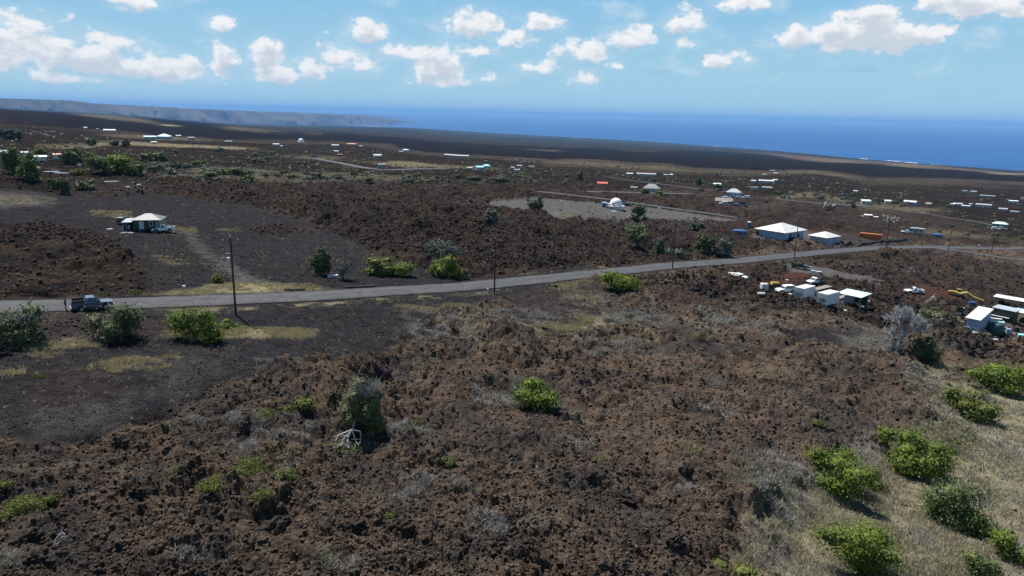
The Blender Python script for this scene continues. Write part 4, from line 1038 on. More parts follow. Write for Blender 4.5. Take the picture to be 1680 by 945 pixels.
scatter(26, [(1400, 355), (1500, 362), (1600, 372), (1680, 382), (1680, 396), (1580, 386), (1480, 376)], 'small scrub tree between the far lane and the travel trailer', 'scrub trees by the trailer', .4, .8)
scatter(22, [(1080, 300), (1240, 310), (1340, 322), (1340, 345), (1220, 330), (1120, 322)], 'small scrub tree near the far lane', 'scrub trees near the far lane', .4, 1.0)
# the two green shrubs in front of the beige roofed house
bush(1058, 320, 14, 10, 'olive', 'dull green shrub in front of the beige roofed house', n=160)
bush(1081, 324, 17, 11, 'lime', 'lime green shrub in front of the beige roofed house', n=200)
bush(1176, 313, 14, 10, 'dark', 'dark tree under the mint green roof', 'tree', tree=True, n=160)
bush(950, 297, 12, 14, 'dark', 'dark tree standing alone left of the long white roofs', 'tree', tree=True, n=160)
bush(1146, 306, 9, 14, 'dark', 'dark slim tree left of the mint green roof', 'tree', tree=True, n=120)
bush(1360, 345, 20, 12, 'twig', 'pale leafless tree on the lava above the white houses', 'tree', tree=True, n=260)
bush(1460, 366, 26, 11, 'twig', 'pale leafless tree left above the travel trailer', 'tree', tree=True, n=260)

# the dead tree and the bleached branch
def dead_tree(u, v, hpx, label, name, mat, rad, seed, spread=.55, levels=4, twigs=1500):
    p, th = at(u, v); s = mpp(p.x, p.y, p.z); H = hpx*s; q = random.Random(seed)
    t = empty(name, p-Vector((0, 0, .2)), -th, label, 'dead tree')
    tr = MB(); br = MB(); tw = []
    def grow(a, d, L, r_, lev):
        mid = a+d*L*.5+Vector((q.uniform(-1, 1), q.uniform(-1, 1), q.uniform(-.3, .6)))*L*.09; e = a+d*L+Vector((q.uniform(-1, 1), q.uniform(-1, 1), 0))*L*.06
        (tr if lev == 0 else br).tube([a, mid, e], [r_, r_*.82, r_*.62], 6 if lev < 3 else 4)
        if lev >= levels-1:
            for k in range(int(twigs/34)):
                f = q.random(); b = a+(e-a)*f
                dd = (d+Vector((q.gauss(0, .7), q.gauss(0, .7), q.gauss(.15, .55)))).normalized()
                tw.append((b, b+dd*L*q.uniform(.4, 1.0)))
        if lev < levels:
            for k in range(3 if lev else 4):
                az = q.uniform(0, 2*pi); sp = spread*q.uniform(.6, 1.35)
                side = d.cross(Vector((cos(az), sin(az), .2))).normalized()
                nd = (d*cos(sp)+side*sin(sp)+Vector((0, 0, .12))).normalized()
                grow(a+(e-a)*q.uniform(.62, 1), nd, L*q.uniform(.62, .82), r_*.58, lev+1)
    grow(Vector((0, 0, 0)), Vector((.16, 0, 1)).normalized(), H*.30, rad, 0)
    grow(Vector((-.35, 0, .1)), Vector((-.35, .1, 1)).normalized(), H*.20, rad*.45, 2)
    tr.build('trunk', mat, t); br.build('branches', mat, t)
    A = np.array([a for a, b in tw]); B = np.array([b for a, b in tw]); w = .038
    V = np.stack([A+[w, 0, 0], A-[w, .01, 0], B], 1)
    mesh_np('twigs', V.reshape(-1, 3), np.arange(len(A)*3).reshape(-1, 3), leafy('dead_tree_twigs', (.26, .26, .265), (.50, .50, .51), None, .05), t)
dead_tree(1472, 575, 98, 'tall grey leafless dead tree on the lava at the right', 'dead_tree', plain('dead_grey_wood', (.34, .335, .34), .9, var=.4), .42, 21)
def branch(u, v, wpx, hpx, label, seed, n=7, rad=.05):
    p, th = at(u, v); s = mpp(p.x, p.y, p.z); q = random.Random(seed); mb = MB(); W_ = wpx*s; H = hpx*s*1.2
    root = Vector((W_*.1, 0, H*.75))
    for k in range(n):
        a = -pi*.5+q.uniform(-1.45, 1.45); L_ = q.uniform(.35, 1.0); e = Vector((cos(a)*W_*.58*L_, sin(a)*.7*W_*.6*L_, q.uniform(-.05, .3)*H)); m_ = root.lerp(e, .5)+Vector((q.uniform(-.14, .14)*W_, q.uniform(-.1, .1)*W_, q.uniform(-.12, .16)*H))
        mb.tube([root, m_, e], [rad*q.uniform(.7, 1.1), rad*.7, rad*.3], 5)
        for j in range(4):
            f = q.uniform(.3, .95); b = m_.lerp(e, f) if f > .5 else root.lerp(m_, f*2)
            mb.tube([b, b+Vector((q.uniform(-.22, .22)*W_, q.uniform(-.22, .1)*W_, q.uniform(-.15, .15)*H))], [rad*.45, rad*.15], 4)
    mb.tube([root, root+Vector((.1*W_, 0, H*.35))], [rad*.9, rad*.3], 5)
    o = mb.build('fallen_branch', 'bark_pale', None, p); o.rotation_euler = (0, 0, -th); tag(o, label, 'branch')
branch(572, 738, 62, 40, 'bleached white forked branch lying below the tall olive shrub', 14, 8, .06)
branch(100, 890, 26, 20, 'thin bleached stick lying on the lava at the lower left', 5, 3, .04)
branch(880, 775, 14, 14, 'small bleached twig on black rocks right of the centre', 6, 4, .03)
branch(1528, 497, 20, 14, 'pale curved dead branch behind the dead tree', 8, 4, .06)
# ------------------------------------------------------------------ buildings
def hip(mb, x0, x1, y0, y1, z, h, ridge=None, over=.5, th=.12):
    """a hip or pyramid roof with an eave edge of its own thickness"""
    a0, a1, b0, b1 = x0-over, x1+over, y0-over, y1+over
    w, d = a1-a0, b1-b0
    if w >= d: r0, r1 = (a0+d/2, (b0+b1)/2), (a1-d/2, (b0+b1)/2)
    else: r0, r1 = ((a0+a1)/2, b0+w/2), ((a0+a1)/2, b1-w/2)
    V = [(a0, b0, z), (a1, b0, z), (a1, b1, z), (a0, b1, z), (a0, b0, z+th), (a1, b0, z+th), (a1, b1, z+th), (a0, b1, z+th), (r0[0], r0[1], z+th+h), (r1[0]+1e-3, r1[1]+1e-3, z+th+h)]
    F = [(3, 2, 1, 0), (0, 1, 5, 4), (1, 2, 6, 5), (2, 3, 7, 6), (3, 0, 4, 7)]
    if w >= d: F += [(4, 5, 9, 8), (5, 6, 9), (6, 7, 8, 9), (7, 4, 8)]
    else: F += [(4, 5, 8), (5, 6, 9, 8), (6, 7, 9), (7, 4, 8, 9)]
    return mb.add(V, F)
def gable(mb, x0, x1, y0, y1, z, h, over=.4, th=.1):
    a0, a1, b0, b1 = x0-over, x1+over, y0-over, y1+over; m = (b0+b1)/2
    for s0, s1 in ((b0, m), (b1, m)):
        V = [(a0, s0, z), (a1, s0, z), (a1, s1, z+h), (a0, s1, z+h), (a0, s0, z+th), (a1, s0, z+th), (a1, s1, z+h+th), (a0, s1, z+h+th)]
        mb.add(V, [(3, 2, 1, 0), (4, 5, 6, 7), (0, 1, 5, 4), (1, 2, 6, 5), (2, 3, 7, 6), (3, 0, 4, 7)])
    return mb
def shed(mb, x0, x1, y0, y1, z, h, over=.3, th=.1):
    a0, a1, b0, b1 = x0-over, x1+over, y0-over, y1+over
    V = [(a0, b0, z), (a1, b0, z), (a1, b1, z+h), (a0, b1, z+h), (a0, b0, z+th), (a1, b0, z+th), (a1, b1, z+h+th), (a0, b1, z+h+th)]
    return mb.add(V, [(3, 2, 1, 0), (4, 5, 6, 7), (0, 1, 5, 4), (1, 2, 6, 5), (2, 3, 7, 6), (3, 0, 4, 7)])
def opening(t, side, c, z0, w, h, W2, D2, kind='window', glass='glass', frame='trim'):
    """a window or door on a wall of a box of half sizes W2, D2; side: f (towards -y), r (+x), l (-x)"""
    def put(mb, a0, a1, q0, q1, e0, e1):
        if side == 'f': mb.box(a0, a1, -D2-e1, -D2-e0, q0, q1)
        elif side == 'r': mb.box(W2+e0, W2+e1, a0, a1, q0, q1)
        else: mb.box(-W2-e1, -W2-e0, a0, a1, q0, q1)
    f = MB(); b = .09
    put(f, c-w/2, c+w/2, z0, z0+b, .002, .07); put(f, c-w/2, c+w/2, z0+h-b, z0+h, .002, .07)
    put(f, c-w/2, c-w/2+b, z0+b, z0+h-b, .002, .07); put(f, c+w/2-b, c+w/2, z0+b, z0+h-b, .002, .07)
    if kind == 'window' and w > 1.1: put(f, c-b/2, c+b/2, z0+b, z0+h-b, .002, .06)
    o = f.build(kind, frame, t)
    p = MB(); put(p, c-w/2+b, c+w/2-b, z0+b, z0+h-b, .004, .035); p.build('pane' if kind == 'window' else 'door_panel', glass, o)
    return o
def house(u, v, wpx, d, hw, hr, roof, wall, label, style='hip', yaw=0, cat='house', group=None, wins=2, doors=1, over=.5, name=None, base=0.5, extra=None, hpx=None):
    p, th = at(u, v); s = mpp(p.x, p.y, p.z); w = wpx*s*cos(th)
    d = d if d > 3 else d*w
    W2, D2 = w/2, d/2
    c = Vector((p.x, p.y, p.z))+Vector((sin(th), cos(th), 0))*D2*.8
    zs = [float(surf(np.array([c.x+dx]), np.array([c.y+dy]))[0]) for dx in (-W2*.8, 0, W2*.8) for dy in (-D2*.8, 0, D2*.8)]
    z0 = sum(zs)/9; c.z = z0
    t = empty(name or ('house' if cat == 'house' else cat.replace(' ', '_')), c, -th+yaw, label, cat, group)
    MB().box(-W2-.15, W2+.15, -D2-.15, D2+.15, min(zs)-z0-.6, .35).build('foundation', 'concrete', t)
    if style == 'carport':
        for x in (-W2+.2, 0, W2-.2):
            for y in (-D2+.2, D2-.2): MB().box(x-.09, x+.09, y-.09, y+.09, .352, .352+hw).build('post', 'wood', t)
    else: MB().box(-W2, W2, -D2, D2, .352, .352+hw).build('wall', wall, t)
    r = MB(); z = .352+hw+.004
    if style == 'hip': hip(r, -W2, W2, -D2, D2, z, hr, over=over)
    elif style == 'gable': gable(r, -W2, W2, -D2, D2, z, hr, over=over)
    else: shed(r, -W2, W2, -D2, D2, z, hr, over=over)
    if style == 'gable':
        for x in (-W2, W2-.12): MB().prism([(-D2, z+.004), (D2, z+.004), (0, z+hr*.93)], x, x+.12).build('gable_wall', wall, t)
    r.build('roof', roof, t)
    if style != 'carport':
        for k in range(wins):
            cx = -W2+w*(k+.5+(.5 if doors and k >= wins/2 else 0))/(wins+(1 if doors else 0)) if wins else 0
            opening(t, 'f', cx, .352+hw*.38, min(1.5, w*.14), hw*.38, W2, D2)
        if doors: opening(t, 'f', w*.03, .36, 1.0, min(2.05, hw*.8), W2, D2, 'door', 'pale_door')
        opening(t, 'r', 0, .352+hw*.38, min(1.4, d*.2), hw*.36, W2, D2)
    if extra: extra(t, W2, D2, hw)
    return t

# the white house, its garage and the green cabin
def white_extra(t, W2, D2, hw):
    opening(t, 'r', -W2*.45, .36, 2.2, 2.1, W2, D2, 'door', 'glass'); opening(t, 'r', W2*.55, .36, 2.2, 2.1, W2, D2, 'door', 'glass')
    for x in (-.9, -.3, .3, .8): opening(t, 'f', W2*x, 1.6, .9, .6, W2, D2)
    mb = MB().box(W2+.6, W2+.62, -D2, D2*.5, .3, 1.2)
house(1279, 394, 53, 13.5, 2.7, 2.5, 'white_roof', 'blue_and_shade_wall', 'large white house, shade coloured blue on its walls, with a white pyramid roof beyond the road', 'hip', R(-31), over=1.0, wins=0, doors=0, extra=white_extra)  # white walls, their blue shade painted in as wall colour
def gar_extra(t, W2, D2, hw):
    opening(t, 'f', -W2*.45, .36, 2.7, 2.2, W2, D2, 'door', 'white_wall'); opening(t, 'f', W2*.5, .36, 2.7, 2.2, W2, D2, 'door', 'white_wall'); opening(t, 'r', 0, 1.5, 1, .8, W2, D2)
house(1351, 400, 32, 8.2, 2.6, 1.7, 'white_roof', 'blue_and_shade_wall', 'smaller white garage, shade coloured blue on its walls, with a white pyramid roof right of the large white roofed house', 'hip', R(-31), 'garage', over=.8, wins=0, doors=0, extra=gar_extra)
def cabin():
    p, th = at(240, 381); s = mpp(p.x, p.y, p.z); c = p+Vector((sin(th), cos(th), 0))*3.4
    c.z = float(surf(np.array([c.x]), np.array([c.y]))[0]); t = empty('cabin', c, -th+R(-14), 'dark green cabin with beige hip roof and open lean-to on the cinder lot', 'cabin'); t.scale = (.80, .85, .78)
    x0, x1 = -2.7, 3.2
    MB().box(x0, x1, -3, 3, .55, 3.35).build('wall', 'green_wall', t)
    for x in (x0+.2, x1-.2, x1+1.5):
        for y in (-2.8, 2.8): MB().box(x-.1, x+.1, y-.1, y+.1, -.8, .545).build('pier', 'concrete', t)
    r = MB(); hip(r, x0, x1+1.7, -3, 3, 3.354, 1.6, over=.5); r.build('roof', 'beige_roof', t)
    MB().box(x1+.002, x1+1.7, -3, 3, .4, .55).build('porch_floor', 'wood', t)
    for y in (-2.9, -1, 1, 2.9): MB().box(x1+1.55, x1+1.69, y-.07, y+.07, .552, 3.35).build('porch_post', 'trim', t)
    for x in (x1+.5, x1+1.05): MB().box(x-.05, x+.05, -2.95, -2.85, .552, 3.35).build('porch_post', 'trim', t)
    r = MB(); shed(r, x0-2.9, x0-.5, -3.0, 2.6, 2.75, .35, .2); r.build('lean_to_roof', 'grey_roof', t)
    MB().box(x0-2.8, x0-.02, 2.4, 2.55, .0, 2.7).build('lean_to_back_wall', 'dark_inside', t)
    MB().box(x0-2.8, x0-2.68, -2.6, 2.38, .0, 2.7).build('lean_to_side_wall', 'grey_wall', t)
    for x in (x0-2.74, x0-1.8): MB().box(x-.09, x+.09, -2.9, -2.72, -.3, 2.74).build('lean_to_post', 'blue_and_shade_wall', t)
    MB().box(x0-2.2, x0-.3, -1.2, 2.3, .1, 1.5).build('stored_goods', 'dark_inside', t)
    def op(cx, z0, w, h, kind, gl):
        f = MB(); b = .11; y = -3.0
        f.box(cx-w/2, cx+w/2, y-.07, y-.002, z0, z0+b).box(cx-w/2, cx+w/2, y-.07, y-.002, z0+h-b, z0+h).box(cx-w/2, cx-w/2+b, y-.07, y-.002, z0+b, z0+h-b).box(cx+w/2-b, cx+w/2, y-.07, y-.002, z0+b, z0+h-b)
        o = f.build(kind, 'trim', t); MB().box(cx-w/2+b, cx+w/2-b, y-.04, y-.004, z0+b, z0+h-b).build('pane' if kind == 'window' else 'door_panel', gl, o)
    op(-.35, .7, 1.25, 2.3, 'door', 'pale_door'); op(2.35, 1.5, .95, 1.55, 'window', 'glass')
    MB().box(-1.2, .6, -3.9, -3.002, -.3, .5).build('step', 'dark_inside', t)
cabin()
# the dome on its lot
def dome(u, v, dpx, label, main=True):
    p, th = at(u, v); s = mpp(p.x, p.y, p.z); r = dpx*s/2
    t = empty('dome_house', p+Vector((sin(th), cos(th), 0))*r, -th, label, 'dome house')
    b = bmesh.new(); bmesh.ops.create_icosphere(b, subdivisions=3, radius=r)
    bmesh.ops.bisect_plane(b, geom=b.verts[:]+b.edges[:]+b.faces[:], plane_co=(0, 0, -.25*r), plane_no=(0, 0, -1), clear_outer=True)
    bmesh.ops.translate(b, verts=b.verts, vec=(0, 0, 1.5+.25*r)); me = bpy.data.meshes.new('dome'); b.to_mesh(me); b.free(); me.materials.append(M['dome_white']); o = bpy.data.objects.new('dome', me); COL.objects.link(o); o.parent = t
    MB().lathe([(r*1.02, -.4), (r*1.02, 1.2)], n=24).build('base_wall', 'dome_white', t)
    MB().lathe([(r*1.45, 1.2), (r*1.45, 1.45)], n=24).build('deck', 'plastic_white', t)
    if main:
        for k in range(10):
            a = 2*pi*k/10+.2; MB().box(r*1.36*cos(a)-.1, r*1.36*cos(a)+.1, r*1.36*sin(a)-.1, r*1.36*sin(a)+.1, -.6, 1.196).build('deck_post', 'trim', t)
        MB().box(-r*2.3, -r*1.5, -1.6, 1.0, -.3, 2.7).build('side_cabin', 'blue_and_shade_wall', t)
        MB().box(-r*2.12, -r*1.75, -1.66, -1.602, .9, 2.1).build('window', 'glass', t)
        MB().box(-r*1.6, -r*.85, -1.0, .6, 1.46, 2.3).build('passage', 'plastic_white', t)
        e = MB(); e.box(-r*.55, -r*.25, -r*1.0, -r*.8, 1.9, 2.7); e.build('door', 'brown_roof', t)
    return t
dome(1010, 343.5, 20, 'white geodesic dome house on a round deck on the grey cinder lot')
dome(494, 234, 8.5, 'tiny white dome house on the far rise at the left', False)
def table():
    p, th = at(1007, 349.5); t = empty('picnic_table', p, -th, 'small white picnic table in front of the white dome', 'table')
    MB().box(-.95, .95, -.4, .4, .95, 1.03).build('table_top', 'plastic_white', t)
    for y in (-.85, .85): MB().box(-.95, .95, y-.14, y+.14, .5, .56).build('bench', 'plastic_white', t)
    for x in (-.7, .7): MB().box(x-.05, x+.05, -.8, .8, .0, .48).build('leg', 'plastic_white', t); MB().box(x-.05, x+.05, -.3, .3, .482, .945).build('leg', 'plastic_white', t)
table()
# the far houses
FARH = 'far houses of the settlement'
for a in (
    (140, 212, 7, .8, 2.4, .8, 'white_roof', 'white_wall', 'tiny white hut on the far left rise', 'gable', .3), (160, 213.5, 4, .8, 1.8, .4, 'white_roof', 'white_wall', 'speck of a white hut left of the long far white roof', 'shed', 0),
    (180, 217, 24, .35, 3, 1.6, 'white_roof', 'white_wall', 'long low white roofed building on the far left rise', 'gable', 0), (246, 228, 24, .5, 2.8, 1.2, 'blue_roof', 'blue_and_shade_wall', 'pale blue house with a low flat roof, left of the far pyramid roof', 'shed', .1),
    (270, 228, 26, .9, 3.4, 3.6, 'blue_roof', 'blue_and_shade_wall', 'pale blue far house with a pyramid roof', 'hip', -.3), (253, 236, 11, .6, 1.8, .7, 'white_roof', 'white_wall', 'small white shed below the far pale blue houses', 'gable', 0),
    (293, 225, 10, .6, 2.4, .8, 'white_roof', 'cream', 'small cream hut right of the far pyramid roof', 'gable', 0), (314, 229, 13, .6, 3.2, .6, 'grey_roof', 'grey_wall', 'grey boxy far house with one window', 'shed', .1),
    (375, 234, 14, .6, 1.6, .5, 'grey_roof', 'grey_wall', 'low grey far roof standing alone', 'shed', 0), (453, 239, 12, .6, 2.2, .9, 'white_roof', 'white_wall', 'small white roofed house left of the far tiny dome', 'gable', 0),
    (462, 241.5, 5, .7, 1.6, .4, 'white_roof', 'white_wall', 'tiny white hut just right of the small white roofed house', 'shed', 0), (550, 240, 14, .5, 2.2, 1, 'blue_roof', 'blue_and_shade_wall', 'pale blue roofed far house right of the tiny dome', 'gable', 0),
    (577, 239, 20, .4, 3.2, 1.4, 'orange_roof', 'orange_roof', 'orange pink far house', 'hip', 0), (592, 241, 8, .6, 2.2, .8, 'orange_roof', 'cream', 'small orange roofed annex right of the orange pink far house', 'hip', 0),
    (552, 251, 8, .7, 1.8, .6, 'white_roof', 'white_wall', 'small white hut above the reddish shed', 'gable', 0), (558, 256, 9, .6, 1.8, .5, 'red_roof', 'dark_inside', 'reddish brown far shed', 'gable', 0),
    (619, 258.5, 15, .7, 2.2, 1.2, 'white_roof', 'cream', 'cream roofed far house on the dry grass', 'gable', .2), (627, 275, 14, .6, 2.2, .7, 'beige_roof', 'grey_wall', 'drab far hut beside the curving far lane', 'shed', 0),
    (666, 248.5, 12, .8, 2.4, 1.8, 'blue_roof', 'blue_and_shade_wall', 'pale blue pyramid roofed house at mid distance', 'hip', .2), (658, 250, 7, .6, 1.4, .3, 'white_roof', 'white_wall', 'small white roof just left of the mid pale blue pyramid roof', 'shed', 0),
    (787, 278.5, 14, .6, 2.2, 1.2, 'turq_roof', 'blue_and_shade_wall', 'turquoise roofed house, left part of the pair', 'gable', .1), (798, 277.5, 14, .6, 2.8, 1.5, 'turq_roof', 'blue_and_shade_wall', 'taller turquoise roofed house, right part of the pair', 'hip', 0), (771, 278, 8, .6, 1.4, .4, 'white_roof', 'white_wall', 'small white hut left of the turquoise roofs', 'shed', 0),
    (848, 282, 10, .7, 2, .5, 'white_roof', 'white_wall', 'small white hut at the left end of the far tan grass', 'gable', 0), (841, 280, 6, .7, 2, .5, 'white_roof', 'blue_and_shade_wall', 'tiny pale hut beside the one at the end of the tan grass', 'shed', 0), (872, 275, 11, .6, 1.6, .5, 'beige_roof', 'cream', 'cream far roof on the tan grass left', 'shed', 0), (852, 274.5, 9, .6, 1.6, .5, 'grey_roof', 'grey_wall', 'grey far roof left of the cream one', 'shed', 0),
    (988, 308, 19, .6, 3.4, .8, 'red_roof', 'grey_wall', 'grey far house with a red roof', 'shed', 0), (1069, 314, 32, .6, 2.8, 3.0, 'beige_roof', 'grey_wall', 'wide beige hip roofed house behind the dome', 'hip', -.15), (1040, 313, 12, .8, 2.0, .7, 'beige_roof', 'wood', 'low beige carport left of the wide beige house', 'carport', 0),
    (1033, 288.5, 12, .7, 2, .7, 'white_roof', 'white_wall', 'white roof at the left end of the long far white row', 'gable', 0), (1060, 289.5, 38, .25, 2.4, 1.0, 'white_roof', 'white_wall', 'longest white far roof in the row', 'gable', 0), (1101, 290.5, 7, .8, 2.4, .9, 'blue_roof', 'teal_wall', 'pale blue roof at the right end of the far white row', 'hip', 0), (1092, 290.5, 8, .6, 2.2, .5, 'grey_roof', 'teal_wall', 'dull teal far shed next to the pale blue roof', 'shed', 0),
    (1176, 307.5, 14, .6, 2.6, .7, 'mint_roof', 'green_wall', 'dark green far house with a pale mint roof', 'shed', 0), (1203, 325.5, 28, .7, 3.2, 2.6, 'grey_roof', 'blue_and_shade_wall', 'pale blue walled house with a blue grey hip roof', 'hip', -.1),
    (1187, 335, 33, .5, 2.3, 1.6, 'brown_roof', 'wood', 'long brown roofed carport sheltering parked cars', 'carport', -.12), (1257, 301, 30, .3, 2.6, 1.0, 'white_roof', 'white_wall', 'long white far roof in the right settlement', 'gable', -.05), (1236, 300, 9, .6, 2, .6, 'white_roof', 'white_wall', 'small white roof left of the long right settlement roof', 'shed', 0),
    (1271, 299, 9, .6, 2.4, .7, 'white_roof', 'white_wall', 'small white roof behind the right end of the long one', 'gable', 0), (1258, 312, 19, .35, 1.8, .6, 'white_roof', 'white_wall', 'low white roof below the long right settlement roof', 'gable', -.05), (1237, 310.5, 15, .4, 1.4, .4, 'beige_roof', 'cream', 'low cream roof left of the low white one', 'shed', 0),
    (1267, 282.3, 10, .5, 2.4, .5, 'white_roof', 'white_wall', 'far white roof standing highest in the right settlement', 'gable', 0), (1254, 290, 8, .6, 2.4, .5, 'white_roof', 'blue_and_shade_wall', 'far white hut left of the reddish gap', 'gable', 0), (1272, 289, 9, .6, 3.4, 1.2, 'white_roof', 'orange_roof', 'far white and reddish two storey house', 'hip', 0),
    (1403, 317.5, 8, .6, 2, .6, 'white_roof', 'white_wall', 'small white hut alone on the dark far flat', 'gable', 0), (1420, 335.5, 18, .7, 2.6, .9, 'white_roof', 'blue_and_shade_wall', 'white roofed house with deep blue shaded wall, left in the row', 'shed', .15), (1456, 335, 12, .7, 2.2, .8, 'white_roof', 'cream', 'small white roofed cream house in the row', 'shed', .1),
    (1493, 336.5, 25, .6, 2.7, 1.3, 'white_roof', 'blue_and_shade_wall', 'widest white roofed house with blue wall in the row', 'gable', -.2), (1523, 337, 10, .5, 1.6, .4, 'white_roof', 'white_wall', 'low white roof at the right end of the row', 'shed', 0), (1571, 337.5, 18, .5, 2.0, .6, 'white_roof', 'white_wall', 'white roof left of the long right hand white roof', 'gable', .1), (1562, 338.5, 8, .6, 1.6, .4, 'white_roof', 'white_wall', 'small sloping white roof left of the white one', 'shed', 0), (1584, 340.5, 16, .4, 1.4, .3, 'blue_roof', 'grey_wall', 'dull pale roof below the white one at the right', 'shed', 0), (1592, 338, 6, .6, 2, .4, 'white_roof', 'white_wall', 'tiny white roof between two larger right hand ones', 'gable', 0),
    (1613, 340.5, 31, .22, 2.8, .9, 'white_roof', 'white_wall', 'long bright white roof at the right', 'shed', -.06), (1645, 346, 17, .5, 2, .7, 'white_roof', 'grey_wall', 'white roof right of the long bright one', 'shed', -.1), (1664, 350, 16, .4, 1.2, .3, 'grey_roof', 'grey_wall', 'low grey roof right of the white roof', 'shed', -.15),
    (1582, 316, 10, .5, 2.2, .5, 'white_roof', 'white_wall', 'small far white roof, left of the far pair at the right', 'gable', 0), (1597, 317, 12, .5, 2.2, .5, 'white_roof', 'white_wall', 'small far white roof, right of the far pair at the right', 'gable', 0), (1662, 334, 18, .5, 2.6, .5, 'blue_roof', 'blue_and_shade_wall', 'pale blue flat roofed house at the right edge', 'shed', 0), (1679, 329, 12, .5, 3, .4, 'beige_roof', 'cream', 'cream flat roofed house cut by the right edge', 'shed', 0),
    (1620, 323, 30, .1, 1.0, .2, 'blue_roof', 'grey_wall', 'long thin pale roof line on the far right flat', 'shed', -.05), (1424, 355.5, 15, .5, 2.0, .5, 'white_roof', 'dark_inside', 'small white roofed shack alone on the lava above the orange container', 'shed', .1), (1414, 355, 8, .5, .9, .3, 'white_roof', 'white_wall', 'low white lean-to left of the lone lava shack', 'shed', .1), (1437, 357, 7, .6, 1.0, .3, 'white_roof', 'white_wall', 'small white panel roof right of the lone lava shack', 'shed', -.2),
    (1640, 373.5, 30, .5, 2.6, 1.5, 'mint_roof', 'teal_wall', 'teal house with a pale mint roof near the right edge', 'hip', -.05),
    (9, 262, 14, .6, 2.4, .6, 'grey_roof', 'grey_wall', 'blue grey roofed house behind the tall dark trees', 'shed', 0), (42, 262, 12, .6, 2.4, .5, 'grey_roof', 'grey_wall', 'slate roofed hut right of the tall rear dark tree', 'shed', 0), (66, 267, 26, .4, 2.0, .7, 'white_roof', 'cream', 'pale roofed hut with clutter in the left settlement', 'gable', .1), (94, 262, 14, .6, 2.2, .6, 'red_roof', 'cream', 'small faded red roofed hut in the left settlement', 'gable', .1)):
    u, v, w, d, hw, hr, rf, wl, lb, st, yw = a
    k = mpp(*at(u, v)[0]); big = w >= 18
    rf = 'pale_roof' if rf == 'white_roof' and rnd.random() < .5 else rf
    house(u, v, w*.82, d, hw*.82, hr*.85, rf, wl, lb, st, yw, cat='carport' if st == 'carport' else ('house' if w >= 12 else 'hut'), group=FARH, wins=min(5, int(w*k/4)) if w > 9 else 0, doors=1 if w > 12 else 0, over=.35)
for i, (u, v) in enumerate(((733, 256.5), (741, 257), (749, 257.5), (757, 257.8), (765, 258))):
    house(u, v, 7.2, .5, 2, .9, 'white_roof', 'white_wall', ('leftmost', 'second', 'middle', 'fourth', 'rightmost')[i]+' of the far row of five small white greenhouses', 'gable', 0, cat='greenhouse', group='far row of white greenhouses', wins=0, doors=0)

# ------------------------------------------------------------------ containers, sheds and tanks
def container(u, v, rot, mats, label, L=6.06, W=2.44, H=2.6, marks=None, name='shipping_container', back=0, sink=.15):
    p, th = at(u, v); c = p+Vector((sin(th), cos(th), 0))*L*.5*abs(cos(rot))
    c.z = float(surf(np.array([c.x]), np.array([c.y]))[0])-sink+.15
    t = empty(name, c, -th+rot, label, 'container')
    b = MB().box(-W/2, W/2, -L/2, L/2, .12, H); b.build('body', mats[0], t)
    MB().box(-W/2-.04, W/2+.04, -L/2-.04, L/2+.04, H+.002, H+.08).build('roof', mats[1], t)
    for x in (-W/2, W/2-.14):
        for y in (-L/2-.03, L/2-.11): MB().box(x-.02, x+.16, y-.02, y+.16, -.5, H-.004).build('corner_post', mats[2], t)
    for s_ in (-1, 1):
        d = MB().box(min(.03*s_, s_*(W/2-.17)), max(.03*s_, s_*(W/2-.17)), -L/2-.05, -L/2-.003, .2, H-.12).build('door', mats[0], t)
        MB().tube([(s_*.3, -L/2-.09, .2), (s_*.3, -L/2-.09, H-.15)], .025, 5).build('lock_bar', 'metal', d)
    if marks: marks(t, W, L, H)
    return t
def scrawl(t, W, L, H, seed=2, n=3):
    q = random.Random(seed)
    for k in range(n):
        mb = MB(); cx = -W*.2+W*.42*k/max(1, n-1); cz = H*.45+q.uniform(-.1, .2); P = []
        for j in range(15):
            a = j*.5; rad = .34+.05*q.uniform(-1, 1); P.append((cx+rad*cos(a), -L/2-.075, cz+rad*.95*sin(a)))
        mb.tube(P, .07, 5); mb.build('painted_scrawl', 'black', t)
container(1318, 494, R(-27), ('cont_white', 'plastic_white', 'cont_white'), 'white shipping container with dark painted scrawl on its end, left of the pair', W=2.44, L=5.2, marks=lambda t, W, L, H: scrawl(t, W, L, H, 3, 2))
container(1357, 504, R(-27), ('cont_white', 'plastic_white', 'cont_white'), 'white shipping container with grey scribbled end, right of the pair', W=2.44, L=5.2, marks=lambda t, W, L, H: scrawl(t, W, L, H, 9, 3))
t_ = container(1428, 392.5, R(82), ('orange_steel', 'orange_steel', 'orange_steel'), 'orange shipping container on red cinder beyond the road', L=9.0, W=2.6, H=2.5)
def shelter():
    p, th = at(1398, 507); c = p+Vector((sin(th), cos(th), 0))*2.2; c.z = p.z; t = empty('shelter', c, -th+R(-25), 'open fronted shelter with a pale green roof right of the white containers', 'shelter')
    r = MB(); shed(r, -2.6, 2.6, -2.1, 2.1, 2.5, .35, .35); r.build('roof', 'mint_roof', t)
    for x in (-2.5, 2.5):
        for y in (-2, 2): MB().box(x-.08, x+.08, y-.08, y+.08, -.5, 2.49).build('post', 'wood', t)
    MB().box(-2.4, 2.4, 1.8, 1.9, 0, 2.45).build('back_wall', 'dark_inside', t)
    MB().box(-1.8, -.4, -.9, 1.6, 0, 1.9).build('cupboard', 'grey_wall', t); MB().box(.4, 2.2, -1.4, -.2, .75, .85).build('bench', 'wood', t)
shelter()
